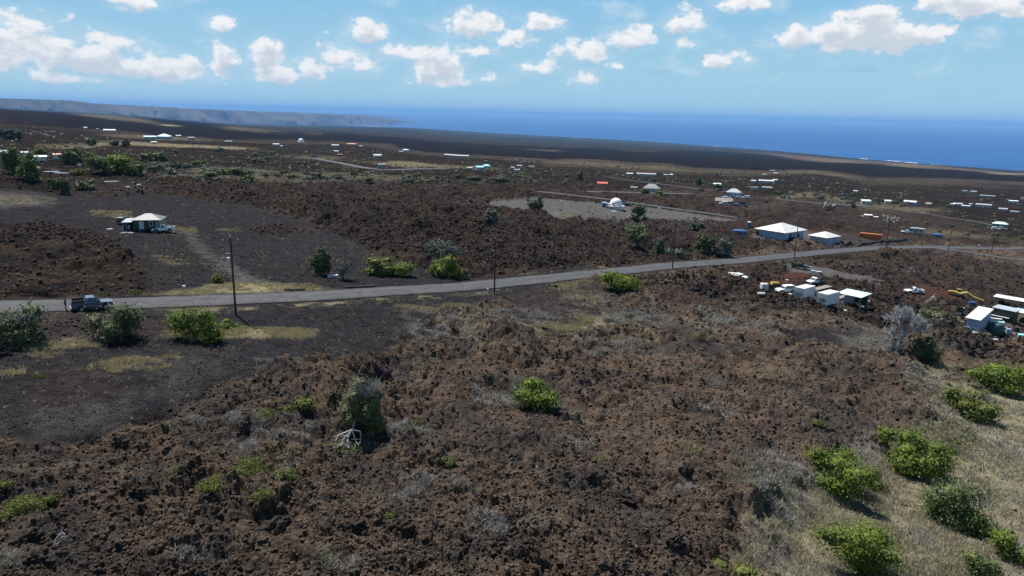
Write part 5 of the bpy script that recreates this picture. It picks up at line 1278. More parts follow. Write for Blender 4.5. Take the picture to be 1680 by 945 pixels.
def white_shed():
    p, th = at(1602, 543); c = p+Vector((sin(th), cos(th), 0))*3.2; c.z = p.z; t = empty('shed', c, -th+R(-17), 'tall white shed with skylights in its bright white roof', 'shed')
    W2, D2, H = 1.25, 3.3, 3.2
    MB().prism([(-D2, -.6), (D2, -.6), (D2, H+1.38), (-D2, H)], -W2, W2).build('wall', 'blue_and_shade_wall', t)
    r = MB(); shed(r, -W2, W2, -D2, D2, H+.004, 1.5, .28, .12); r.build('roof', 'plastic_white', t)
    for k in range(4):
        x = -.9+k*.6; sl = 1.5/(2*D2+.56); y0, y1 = 1.9, 2.75; z0 = H+.13+(y0+D2+.28)*sl; z1 = H+.13+(y1+D2+.28)*sl
        MB().add([(x-.22, y0, z0+.005), (x+.22, y0, z0+.005), (x+.22, y1, z1+.005), (x-.22, y1, z1+.005), (x-.22, y0, z0+.06), (x+.22, y0, z0+.06), (x+.22, y1, z1+.06), (x-.22, y1, z1+.06)], [(3, 2, 1, 0), (4, 5, 6, 7), (0, 1, 5, 4), (1, 2, 6, 5), (2, 3, 7, 6), (3, 0, 4, 7)]).build('skylight', 'cream', t)
    for x, z, w, h in ((-.6, 2.5, .6, .4), (.5, 2.5, .7, .4), (.3, .9, .55, .8), (.9, .9, .45, .8)): opening(t, 'f', x, z-.3, w, h, W2, D2)
    opening(t, 'f', -.6, -.3, .8, 1.7, W2, D2, 'door', 'pale_door')
white_shed()
def canopy(u, v, w, d, h, slope, rot, roof, label, posts=True, wall=None, cat='canopy', name='canopy'):
    p, th = at(u, v); c = p+Vector((sin(th), cos(th), 0))*d*.5; c.z = p.z; t = empty(name, c, -th+rot, label, cat)
    r = MB(); shed(r, -w/2, w/2, -d/2, d/2, h, slope, .25); r.build('roof', roof, t)
    if posts:
        for x in (-w/2+.1, w/2-.1):
            for y, hh in ((-d/2+.1, h-.004), (d/2-.1, h+slope*.85)): MB().box(x-.07, x+.07, y-.07, y+.07, -.6, hh).build('post', 'wood', t)
    if wall: MB().box(-w/2+.2, w/2-.2, -d/2+.2, d/2-.2, -.4, h-.006).build('wall', wall, t)
    return t
canopy(1655, 505, 7.0, 2.4, 2.3, .3, R(-14), 'plastic_white', 'long bright white flat canopy behind the dark green hut')
t_ = canopy(1648, 527, 5.0, 3.0, 2.9, .25, R(-20), 'grey_roof', 'dark green hut with a blue grey flat roof and white awning', False, 'green_wall', 'hut', 'hut')
MB().box(-2.4, 1.6, -2.3, -1.7, 1.05, 1.13).build('awning', 'plastic_white', t_)
canopy(1680, 531, 5.2, 3.0, 2.6, .3, R(-20), 'blue_roof', 'pale blue grey roofed lean-to cut by the right edge')
def tarp_tank():
    p, th = at(1632, 549); t = empty('covered_tank', p+Vector((sin(th), cos(th), 0))*1.5, -th+.2, 'round tank wrapped in dark teal tarp beside the white shed', 'tank')
    MB().lathe([(1.6, -.4), (1.62, 1.0), (1.55, 2.1), (1.2, 2.35), (.01, 2.4)], n=18).build('body', 'tarp', t, smooth=True)
    MB().box(-1.3, 1.5, -.2, 1.6, 2.42, 2.56).build('lid', 'mint', t); MB().box(-1.7, 1.1, .9, 1.7, 2.9, 3.02).build('white_board', 'plastic_white', t)
    for x in (-1.6, 1.0): MB().box(x-.05, x+.05, 1.25, 1.35, 2.3, 2.896).build('board_post', 'wood', t)
tarp_tank()
def tank(u, v, r, h, label, mats=('tank_blue', 'tank_blue'), skirt=True):
    p, th = at(u, v); t = empty('water_tank', p+Vector((sin(th), cos(th), 0))*r, -th, label, 'tank')
    MB().lathe([(r, -.5), (r, h), (r*.99, h+.05)], n=28).build('body', mats[0], t, smooth=False)
    MB().lathe([(r*1.04, h+.052), (r*1.04, h+.12), (r*.6, h+.32), (.01, h+.4)], n=28).build('cover', mats[1], t)
    if skirt: MB().lathe([(r*1.12, -.5), (r*1.12, .5), (r*1.01, .5)], n=28).build('skirt', 'concrete', t)
    for k in range(6):
        a = 2*pi*k/6; MB().box(r*1.03*cos(a)-.06, r*1.03*cos(a)+.06, r*1.03*sin(a)-.06, r*1.03*sin(a)+.06, -.5, h+.04).build('stave', 'metal', t)
tank(1213, 385, 2.6, 1.6, 'round dark blue water tank left of the large white roofed house')
tank(1228, 380, .75, 2.3, 'small upright blue tank with a white lid beside the round one', ('tank_blue', 'plastic_white'), False)
tank(1536, 391, 2.5, 1.8, 'round dark blue water tank right of the travel trailer')
def tote():
    p, th = at(1253, 475); t = empty('water_tote', p, -th+.4, 'white plastic water cube on red cinder', 'tank')
    MB().box(-.75, .75, -.75, .75, .12, 1.75).build('body', 'plastic_white', t, bevel=.1); MB().box(-.8, .8, -.8, .8, -.3, .11).build('pallet', 'wood', t); MB().lathe([(.16, 1.752), (.16, 1.86)], n=10).build('cap', 'grey_wall', t)
tote()
# dry stone wall and gate by the garage
def stone_wall(name, pts, h, w, label, cat='wall'):
    L = smooth_line(spots(pts), 1.2); q = random.Random(7); V = []; F = []
    for i, (x, y) in enumerate(L):
        d = L[min(i+1, len(L)-1)]-L[max(i-1, 0)]; d = d/np.linalg.norm(d); n = (-d[1], d[0]); z = float(surf(np.array([x]), np.array([y]))[0])
        for s_, hh in ((-.5, -.3), (-.42, h*q.uniform(.6, .8)), (-.15, h*q.uniform(.85, 1.1)), (.2, h*q.uniform(.85, 1.1)), (.42, h*q.uniform(.6, .8)), (.5, -.3)): V.append((x+n[0]*w*s_*q.uniform(.9, 1.15), y+n[1]*w*s_*q.uniform(.9, 1.15), z+hh))
    for i in range(len(L)-1):
        for k in range(5): F.append((i*6+k, i*6+k+1, i*6+k+7, i*6+k+6))
    F += [tuple(range(6)), tuple(range((len(L)-1)*6, len(L)*6))]
    return tag(MB().add(V, F).build(name, 'stone'), label, cat)
stone_wall('stone_wall', [(1380, 403.5), (1400, 402.5), (1425, 400.5), (1448, 398), (1470, 396), (1500, 397)], 1.0, 1.0, 'low black dry stone wall along the road right of the garage')
stone_wall('rock_berm', [(465, 476), (480, 476.5), (500, 475.5)], .3, .8, 'short line of black rocks on the far verge, left one', 'rocks')
stone_wall('rock_berm', [(567, 472), (590, 471), (614, 470)], .3, .8, 'short line of black rocks on the far verge, right one', 'rocks')
def gate():
    p, th = at(1366, 405); t = empty('gate', p, -th, 'low metal gate with dark posts at the garage drive', 'gate')
    for x in (-3, 3): MB().box(x-.18, x+.18, -.18, .18, -.4, 1.7).build('post', 'pole', t)
    for s_ in (-1, 1):
        g = MB()
        for z in (.4, .8, 1.2): g.tube([(s_*.1, 0, z), (s_*2.78, 0, z)], .04, 5)
        for x in (.1, 1.4, 2.78): g.tube([(s_*x, 0, .4), (s_*x, 0, 1.2)], .04, 5)
        g.build('leaf_frame', 'metal', t)
gate()
# ------------------------------------------------------------------ vehicles
def wheel(t, x, y, r, w, lab='wheel'):
    o = MB(); n = 18
    def ring(rr_, hw): return [(x+0, 0, 0)]
    V = []; F = []
    prof = [(r*.62, -w/2), (r*.94, -w/2), (r, -w*.3), (r, w*.3), (r*.94, w/2), (r*.62, w/2)]
    for a_, b_ in prof:
        for k in range(n): V.append((x+a_*cos(2*pi*k/n), y+b_, r+a_*sin(2*pi*k/n)))
    for i in range(len(prof)-1):
        for k in range(n): F.append((i*n+k, i*n+(k+1) % n, (i+1)*n+(k+1) % n, (i+1)*n+k))
    ty = MB().add(V, F).build(lab, 'tyre', t, smooth=True)
    V = []; F = []; pr = [(.01, -w*.34), (r*.6, -w*.44), (r*.62, -w*.5), (r*.62, w*.5), (r*.6, w*.44), (.01, w*.34)]
    for a_, b_ in pr:
        for k in range(n): V.append((x+a_*cos(2*pi*k/n), y+b_, r+a_*sin(2*pi*k/n)))
    for i in range(len(pr)-1):
        for k in range(n): F.append((i*n+k, i*n+(k+1) % n, (i+1)*n+(k+1) % n, (i+1)*n+k))
    MB().add(V, F).build('rim', 'rim', ty)
def slab(mb, prof, hw, tum=0.0, zt=None):
    """side outline swept across the width; points above zt lean in by tum"""
    n = len(prof); V = []
    for s_ in (-1, 1):
        for x, z in prof: V.append((x, s_*(hw-(tum*max(0, (z-zt)) if zt else 0)), z))
    return mb.add(V, [tuple(range(n))[::-1], tuple(range(n, 2*n))]+[(i, (i+1) % n, n+(i+1) % n, n+i) for i in range(n)])
def arch(cx, r, z0, n=7): return [(cx+r*cos(pi-pi*k/n), z0+r*sin(pi*k/n)*1.0) for k in range(n+1)]
def glass_side(t, pts, hw, tum, zt, e=.012):
    for s_ in (-1, 1):
        V = [(x, s_*(hw-tum*max(0, z-zt)+e), z) for x, z in pts]+[(x, s_*(hw-tum*max(0, z-zt)-.03), z) for x, z in pts]; n = len(pts)
        MB().add(V, [tuple(range(n)), tuple(range(n, 2*n))[::-1]]+[(i, (i+1) % n, n+(i+1) % n, n+i) for i in range(n)]).build('side_window', 'glass', t)
def quadglass(t, name, a, b, hw0, hw1, e):
    d = Vector((b[0]-a[0], 0, b[1]-a[1])).normalized(); nn = Vector((-d.z, 0, d.x))*e
    V = []
    for off in (1, -1.5):
        for (x, z), h in ((a, hw0), (b, hw1)):
            for s_ in (-1, 1): V.append((x+nn.x*off, s_*h, z+nn.z*off))
    MB().add(V, [(0, 1, 3, 2), (4, 6, 7, 5), (0, 4, 5, 1), (2, 3, 7, 6), (0, 2, 6, 4), (1, 5, 7, 3)]).build(name, 'glass', t)
def lamps(t, xf, xr, hw, z, zr):
    for s_ in (-1, 1):
        MB().box(xf-.05, xf+.03, s_*hw*.78-.16, s_*hw*.78+.16, z-.1, z+.1).build('headlight', 'lamp_glass', t)
        MB().box(xr-.02, xr+.05, s_*hw*.88-.1, s_*hw*.88+.1, zr-.16, zr+.16).build('tail_light', 'tail', t)
def pickup(u, v, rot, paint, label, crew=True, L=5.6, group=None, bed='dark_inside', rails=False, flat=False, name='pickup_truck', sc=1.0, sink=0.0, roadz=None):
    p, th = at(u, v); p.z = p.z if roadz is None else roadz
    t = empty(name, p-Vector((0, 0, sink)), -th+rot, label, 'pickup truck', group); t.scale = (sc, sc, sc)
    hw = .98; r = .40; xf = L/2; xr = -L/2; af = xf-.95; ar = xr+1.15; cab0 = ar+ (.55 if crew else .95); zb = 1.10
    low = [(xr, .55)]+arch(ar, r*1.22, .55)+arch(af, r*1.22, .55)+[(xf-.05, .5), (xf, .62), (xf-.03, .98), (xf-.35, 1.08), (xf-1.35, 1.14), (cab0, 1.14), (cab0, .62)]
    if not flat: low = low
    b = MB(); slab(b, low[:-1]+[(cab0, 1.14), (cab0, .98), (xr, .98)], hw); b.build('body', paint, t, bevel=.03)
    # bed: two sides, floor, tailgate
    if not flat:
        for s_ in (-1, 1): MB().box(xr+.02, cab0-.04, s_*hw-.08 if s_ > 0 else -hw, s_*hw if s_ > 0 else -hw+.08, .982, 1.32).build('bed_side', paint, t)
        MB().box(xr, xr+.07, -hw+.09, hw-.09, .984, 1.32).build('tailgate', paint, t); MB().box(xr+.08, cab0-.05, -hw+.09, hw-.09, .984, 1.02).build('bed_floor', bed, t)
    else:
        MB().box(xr-.1, cab0-.1, -hw-.1, hw+.1, 1.0, 1.12).build('flat_bed', 'black', t)
        for x in (xr, cab0-.2): MB().box(x-.04, x+.04, -hw, hw, 1.122, 1.6).build('bed_rack', 'black', t)
        MB().box(xr+.3, cab0-.5, -.7, .7, 1.124, 1.45).build('load', 'dark_inside', t)
    if rails:
        k = MB()
        for s_ in (-1, 1): k.box(xr+.05, cab0-.1, s_*(hw-.06)-.05, s_*(hw-.06)+.05, 1.322, 1.62)
        k.box(xr+.05, xr+.14, -hw+.12, hw-.12, 1.322, 1.6); k.build('bed_rail', 'black', t)
    x1 = xf-1.45
    cab = [(cab0, 1.142), (cab0+.08, 1.84), (cab0+.3, 1.90), (x1-.95, 1.88), (x1-.75, 1.82), (x1, 1.142)]
    c = MB(); slab(c, cab, hw-.04, .22, 1.142); c.build('cab', paint, t, bevel=.03)
    glass_side(t, [(cab0+.22, 1.25), (cab0+.26, 1.74), (x1-.86, 1.74), (x1-.28, 1.25)], hw-.04, .22, 1.142)
    quadglass(t, 'windshield', (x1-.05, 1.2), (x1-.70, 1.79), hw-.12, hw-.22, .012); quadglass(t, 'rear_window', (cab0+.09, 1.72), (cab0+.04, 1.3), hw-.24, hw-.16, .02)
    MB().box(xf-.02, xf+.12, -hw+.02, hw-.02, .48, .68).build('bumper', 'chrome', t); MB().box(xr-.12, xr-.003, -hw+.05, hw-.05, .5, .66).build('bumper', 'chrome', t)
    MB().box(xf-.012, xf+.035, -.6, .6, .72, .93).build('grille', 'black', t)
    for s_ in (-1, 1): MB().box(x1-.25, x1-.1, s_*(hw+.02) if s_ > 0 else -hw-.18, s_*(hw+.18) if s_ > 0 else -hw-.02, 1.2, 1.38).build('mirror', 'black', t)
    lamps(t, xf-.02, xr-.01, hw, .85, .95)
    for x in (ar, af):
        for s_ in (-1, 1): wheel(t, x, s_*(hw-.13), r, .26)
    return t
def wagon(u, v, rot, paint, label, L=4.9, H=1.85, kind='suv', cat='car', group=None, name='parked_car'):
    p, th = at(u, v); t = empty(name, p, -th+rot, label, cat, group)
    hw = .94; r = .36; xf = L/2; xr = -L/2; af = xf-.9; ar = xr+.9; zb = .98
    low = [(xr, .5)]+arch(ar, r*1.2, .5)+arch(af, r*1.2, .5)+[(xf-.05, .45), (xf, .6), (xf-.04, .88), (xf-.4, .98), (xf-1.25, 1.04), (xr+.05, 1.04), (xr, .9)]
    MB_ = MB(); slab(MB_, low, hw); MB_.build('body', paint, t, bevel=.04)
    if kind == 'suv': cab = [(xr+.06, 1.042), (xr+.16, H-.1), (xr+.4, H), (xf-2.1, H), (xf-1.9, H-.06), (xf-1.25, 1.042)]; sw = [(xr+.3, 1.14), (xr+.36, H-.16), (xf-2.05, H-.16), (xf-1.5, 1.14)]
    else: H = 1.38; cab = [(xr+.35, 1.042), (xr+.95, H-.04), (xr+1.3, H), (xf-2.2, H), (xf-2.0, H-.05), (xf-1.2, 1.042)]; sw = [(xr+.75, 1.1), (xr+1.15, H-.1), (xf-2.15, H-.1), (xf-1.5, 1.1)]
    c = MB(); slab(c, cab, hw-.05, .25, 1.042); c.build('cabin', paint, t, bevel=.03)
    m_ = (sw[0][0]+sw[3][0])/2
    if kind == 'suv':
        k = (sw[2][0]-sw[1][0])/3
        for i in range(3):
            a = sw[1][0]+k*i+.06; b_ = sw[1][0]+k*(i+1)-.06
            glass_side(t, [(a-.02, sw[0][1]), (a, sw[1][1]), (b_, sw[1][1]), (b_+(.3 if i == 2 else 0.02), sw[0][1])], hw-.05, .25, 1.042)
    else: glass_side(t, sw, hw-.05, .25, 1.042)
    quadglass(t, 'windshield', (cab[-1][0]-.05, 1.09), (cab[-2][0]-.02, cab[-2][1]-.02), hw-.12, hw-.2, .014); quadglass(t, 'rear_window', (cab[1][0]-.0, cab[1][1]-.03), (cab[0][0]+.03, 1.14), hw-.24, hw-.16, .02)
    MB().box(xf-.02, xf+.1, -hw+.02, hw-.02, .42, .6).build('bumper', 'chrome', t); MB().box(xr-.1, xr-.003, -hw+.05, hw-.05, .42, .6).build('bumper', 'chrome', t)
    lamps(t, xf-.02, xr-.01, hw, .75, .82)
    for x in (ar, af):
        for s_ in (-1, 1): wheel(t, x, s_*(hw-.12), r, .24)
    return t
# the truck on the road
_x, _y = spot(152, 507)
_t = spots([(110, 501.5), (200, 498.5)]); _th = float(sight(152, 507.5)[0])
TRUCK = pickup(152, 507.5, math.atan2(_t[1][1]-_t[0][1], _t[1][0]-_t[0][0])+_th, 'car_grey', 'slate grey crew cab pickup with black bed rails parked on the road', True, 5.0, rails=True)
pickup(268, 381, R(182), 'car_white', 'white single cab pickup parked in front of the green cabin', False, 5.2)
wagon(206, 367, R(60), 'car_black', 'dark car half hidden behind the lean-to of the green cabin')
wagon(1288, 480, R(215), 'car_white', 'white station wagon facing the camera beside the yellow cart', L=4.5)
wagon(1213, 457, R(-52), 'car_white', 'white low coupe with dark windows parked just below the road', L=4.9, kind='coupe')
pickup(1312, 441, R(8), 'car_black', 'black pickup on the red cinder drive below the road', True, 5.0)
pickup(1336, 466, R(232), 'car_white', 'white cab truck with a black flat bed behind the containers', False, 5.2, flat=True, name='flatbed_truck')
pickup(1499, 482, R(208), 'car_white', 'white pickup on red cinder above the dead tree', False, 4.9)
pickup(1487, 386, R(178), 'car_white', 'white pickup in front of the travel trailer beyond the road', False, 5.2)
for u, v, m_, k, l in ((1178, 334.5, 'car_black', 'suv', 'dark car under the left end of the brown carport'), (1187, 336, 'car_white', 'suv', 'white car under the middle of the brown carport'), (1199, 335.5, 'car_black', 'coupe', 'black low car at the right end of the brown carport'), (1210, 339, 'car_grey', 'suv', 'grey car parked in the open right of the brown carport'), (1219, 338, 'car_black', 'suv', 'dark car rearmost right of the brown carport'), (1223, 329, 'car_white', 'suv', 'white car parked right of the blue grey hip roofed house'), (1192, 326.5, 'car_white', 'coupe', 'white car at the left wall of the blue grey hip roofed house'), (1213, 327, 'car_white', 'suv', 'white van shaped car against the blue grey hip roofed house'),
                       (1634, 376, 'car_white', 'suv', 'white car parked in front of the teal house'), (1645, 376.5, 'car_tan', 'suv', 'tan car parked in front of the teal house'), (1029, 338, 'car_black', 'coupe', 'black car parked behind the white dome')):
    wagon(u, v, rnd.choice((0, .2, 3.0, 3.3)), m_, l, group='cars parked at the far houses', kind=k)
def trailer():
    p, th = at(1503, 389); c = p+Vector((sin(th), cos(th), 0))*1; t = empty('travel_trailer', c, -th+R(-8), 'long white travel trailer beyond the road', 'trailer')
    MB().prism([(-3.3, .6), (3.3, .6), (3.4, 1.4), (3.3, 3.0), (3.0, 3.15), (-3.0, 3.15), (-3.4, 2.6), (-3.5, 1.2)], -1.25, 1.25, 'y').build('body', 'white_wall', t, bevel=.06)
    for x in (-2.3, -.2, 2.0): MB().box(x-.5, x+.5, -1.29, -1.252, 1.7, 2.4).build('window', 'glass', t)
    MB().box(.7, 1.3, -1.29, -1.252, .75, 2.6).build('door', 'grey_wall', t)
    MB().box(-.6, .4, -.4, .4, 3.152, 3.4).build('roof_vent', 'plastic_white', t)
    for x in (-.5, .45):
        for s_ in (-1, 1): wheel(t, x, s_*1.1, .36, .24)
    MB().tube([(-3.4, 0, .6), (-4.5, 0, .5)], .07, 6).build('hitch', 'black', t)
    MB().box(-2.6, 2.6, -2.0, -1.4, -.4, .05).build('step', 'dark_inside', t)
trailer()
def digger():
    p, th = at(1568, 487); t = empty('excavator', p, -th+R(-8), 'worn yellow digger with its boom stretched low over the lava', 'digger'); t.scale = (.82, .9, .85)
    for s_ in (-1, 1):
        MB().prism([(-2.3, .35), (-2.0, .0), (2.0, .0), (2.3, .35), (2.2, .75), (1.8, .95), (-1.8, .95), (-2.2, .75)], s_*1.05-.3, s_*1.05+.3, 'y').build('track', 'black', t)
    MB().box(-1.4, 1.4, -.9, .9, .55, 1.05).build('undercarriage', 'dark_inside', t)
    MB().prism([(-2.5, 1.06), (1.2, 1.06), (1.4, 1.5), (.6, 1.9), (-1.2, 2.2), (-2.4, 2.0)], -1.2, .25, 'y').build('engine_house', 'yellow', t, bevel=.08)
    c = MB().prism([(-.2, 1.07), (1.6, 1.07), (1.7, 1.9), (1.2, 2.8), (-.1, 2.85), (-.3, 2.0)], .3, 1.2, 'y').build('cab', 'yellow', t, bevel=.05)
    MB().box(.1, 1.15, 1.203, 1.23, 1.9, 2.6).build('window', 'glass', c); MB().box(.1, 1.15, .25, .297, 1.9, 2.6).build('window', 'glass', c)
    MB().tube([(1.3, -.2, 1.5), (3.2, -.2, 2.2), (5.6, -.3, .9)], [.5, .5, .4], 5).build('boom', 'yellow', t)
    MB().tube([(5.5, -.3, 1.0), (7.6, -.3, .5)], [.4, .32], 5).build('stick', 'yellow', t)
    MB().prism([(7.3, .5), (8.0, .6), (8.5, .1), (8.0, -.25), (7.4, -.1)], -.8, .2, 'y').build('bucket', 'yellow', t)
    MB().tube([(1.7, -.2, 1.25), (3.3, -.2, 1.85)], .1, 6).build('hydraulic_ram', 'metal', t)
digger()
def cart():
    p, th = at(1271, 472); t = empty('cart', p, -th+.5, 'small cart with a yellow cover beside the white station wagon', 'cart')
    MB().box(-1.2, 1.2, -.7, .7, .5, .9).build('body', 'black', t); MB().prism([(-1.1, .902), (1.1, .902), (1.0, 1.35), (-.9, 1.5)], -.7, .7, 'y').build('cover', 'yellow', t, bevel=.05)
    for x in (-.75, .75):
        for s_ in (-1, 1): wheel(t, x, s_*.7, .3, .18)
cart()
# ------------------------------------------------------------------ poles and wires
def pole(u, v, ut, vt, label, tr=False, arms=True, rot=.25):
    p, th = at(u, v); s = mpp(p.x, p.y, p.z); H = (v-vt)*s*1.03; lean = .04*(len(label) % 3-1)
    t = empty('utility_pole', p, -th, label, 'utility pole', 'wooden utility poles along the road')
    top = Vector((lean, 0, H))
    MB().tube([(0, 0, -.6), (lean*.5, 0, H*.5), top], [.17, .14, .11], 9).build('pole', 'pole', t)
    tops = []
    if arms:
        a = top-Vector((0, 0, .5)); d = Vector((cos(rot), sin(rot), 0))
        ca = MB().tube([a-d*1.15, a+d*1.15], .06, 4).build('crossarm', 'pole', t)
        for k in (-1.05, 0, 1.05):
            q = a+d*k+Vector((0, 0, .06 if k else .55)); MB().lathe([(.05, 0), (.08, .08), (.05, .16), (.07, .22), (.01, .28)], q, 8).build('insulator', 'ceramic', ca); tops.append(q+Vector((0, 0, .26)))
        MB().tube([top+Vector((0, 0, -2.3)), top+Vector((-.75, -.1, -2.2))], .04, 5).build('bracket', 'metal', t)
    if tr:
        MB().lathe([(.01, 0), (.22, .02), (.24, .7), (.16, .78), (.01, .8)], top+Vector((-.42, -.1, -3.6)), 12).build('transformer', 'ceramic', t)
    M4 = Matrix.Translation(p) @ Matrix.Rotation(-th, 4, 'Z')
    return [M4 @ q for q in tops], M4 @ (top+Vector((0, 0, -2.4))), t
PL_ = [(387, 517, 381, 392, 'nearest utility pole, with a white transformer, left of the photo centre', True), (811, 482, 819, 393, 'second nearest utility pole, at mid photo below the road', False), (1103, 441, 1109, 367, 'utility pole beside the dark tree at the road bend', False), (1303, 425, 1307, 361, 'utility pole in front of the large white roofed house', False),
       (1452, 416, 1459, 366, 'utility pole right of the orange container', False), (1556, 411, 1563, 371, 'utility pole right of the dark blue round tank beyond the road', False), (1627, 413, 1633, 375, 'farthest utility pole, near the right edge', False)]
tops = [pole(*a) for a in PL_]
def wire(a, b, sag, label, r_=.026):
    P = [a.lerp(b, k/16)-Vector((0, 0, sag*4*(k/16)*(1-k/16))) for k in range(17)]
    o = MB().tube(P, r_, 4).build('power_line', 'wire'); tag(o, label, 'wire', 'wires between the utility poles')
names = ('nearest', 'second', 'third', 'fourth', 'fifth', 'sixth', 'farthest')
for i in range(6):
    wire(tops[i][0][1], tops[i+1][0][1], 1.6, 'thin upper wire strung from the %s to the %s utility pole' % (names[i], names[i+1] if i < 5 else 'farthest'))
    wire(tops[i][1], tops[i+1][1], 2.2, 'thin lower cable strung from the %s to the %s utility pole' % (names[i], names[i+1] if i < 5 else 'farthest'), .03)

# ------------------------------------------------------------------ odds and ends lying about
def flat_thing(u, v, w, d, h, rot, mat, name, label, cat, group=None, tilt=0):
    p, th = at(u, v); q = random.Random(int(u*3+v))
    mb = MB(); n = 7
    if u < 240 and v > 370: w, d, h = w*.6, d*.7, h*.6
    if u < 150 and v < 300: w, d = w*.55, d*.6
    P = [(w/2*cos(2*pi*k/n)*q.uniform(.75, 1.1), d/2*sin(2*pi*k/n)*q.uniform(.75, 1.1)) for k in range(n)] if name in ('tarp', 'rubbish_heap', 'float') else [(-w/2, -d/2), (w/2, -d/2), (w/2, d/2), (-w/2, d/2)]
    m_ = len(P); V = [(x, y, -.15) for x, y in P]+[(x*.96, y*.96, h) for x, y in P]
    mb.add(V, [tuple(range(m_))[::-1], tuple(range(m_, 2*m_))]+[(i, (i+1) % m_, m_+(i+1) % m_, m_+i) for i in range(m_)])
    o = mb.build(name, mat, None, p+Vector((0, 0, .12)), bevel=min(.05, h*.3) if h > .2 else 0); o.rotation_euler = (tilt, 0, -th+rot)
    return tag(o, label, cat, group)
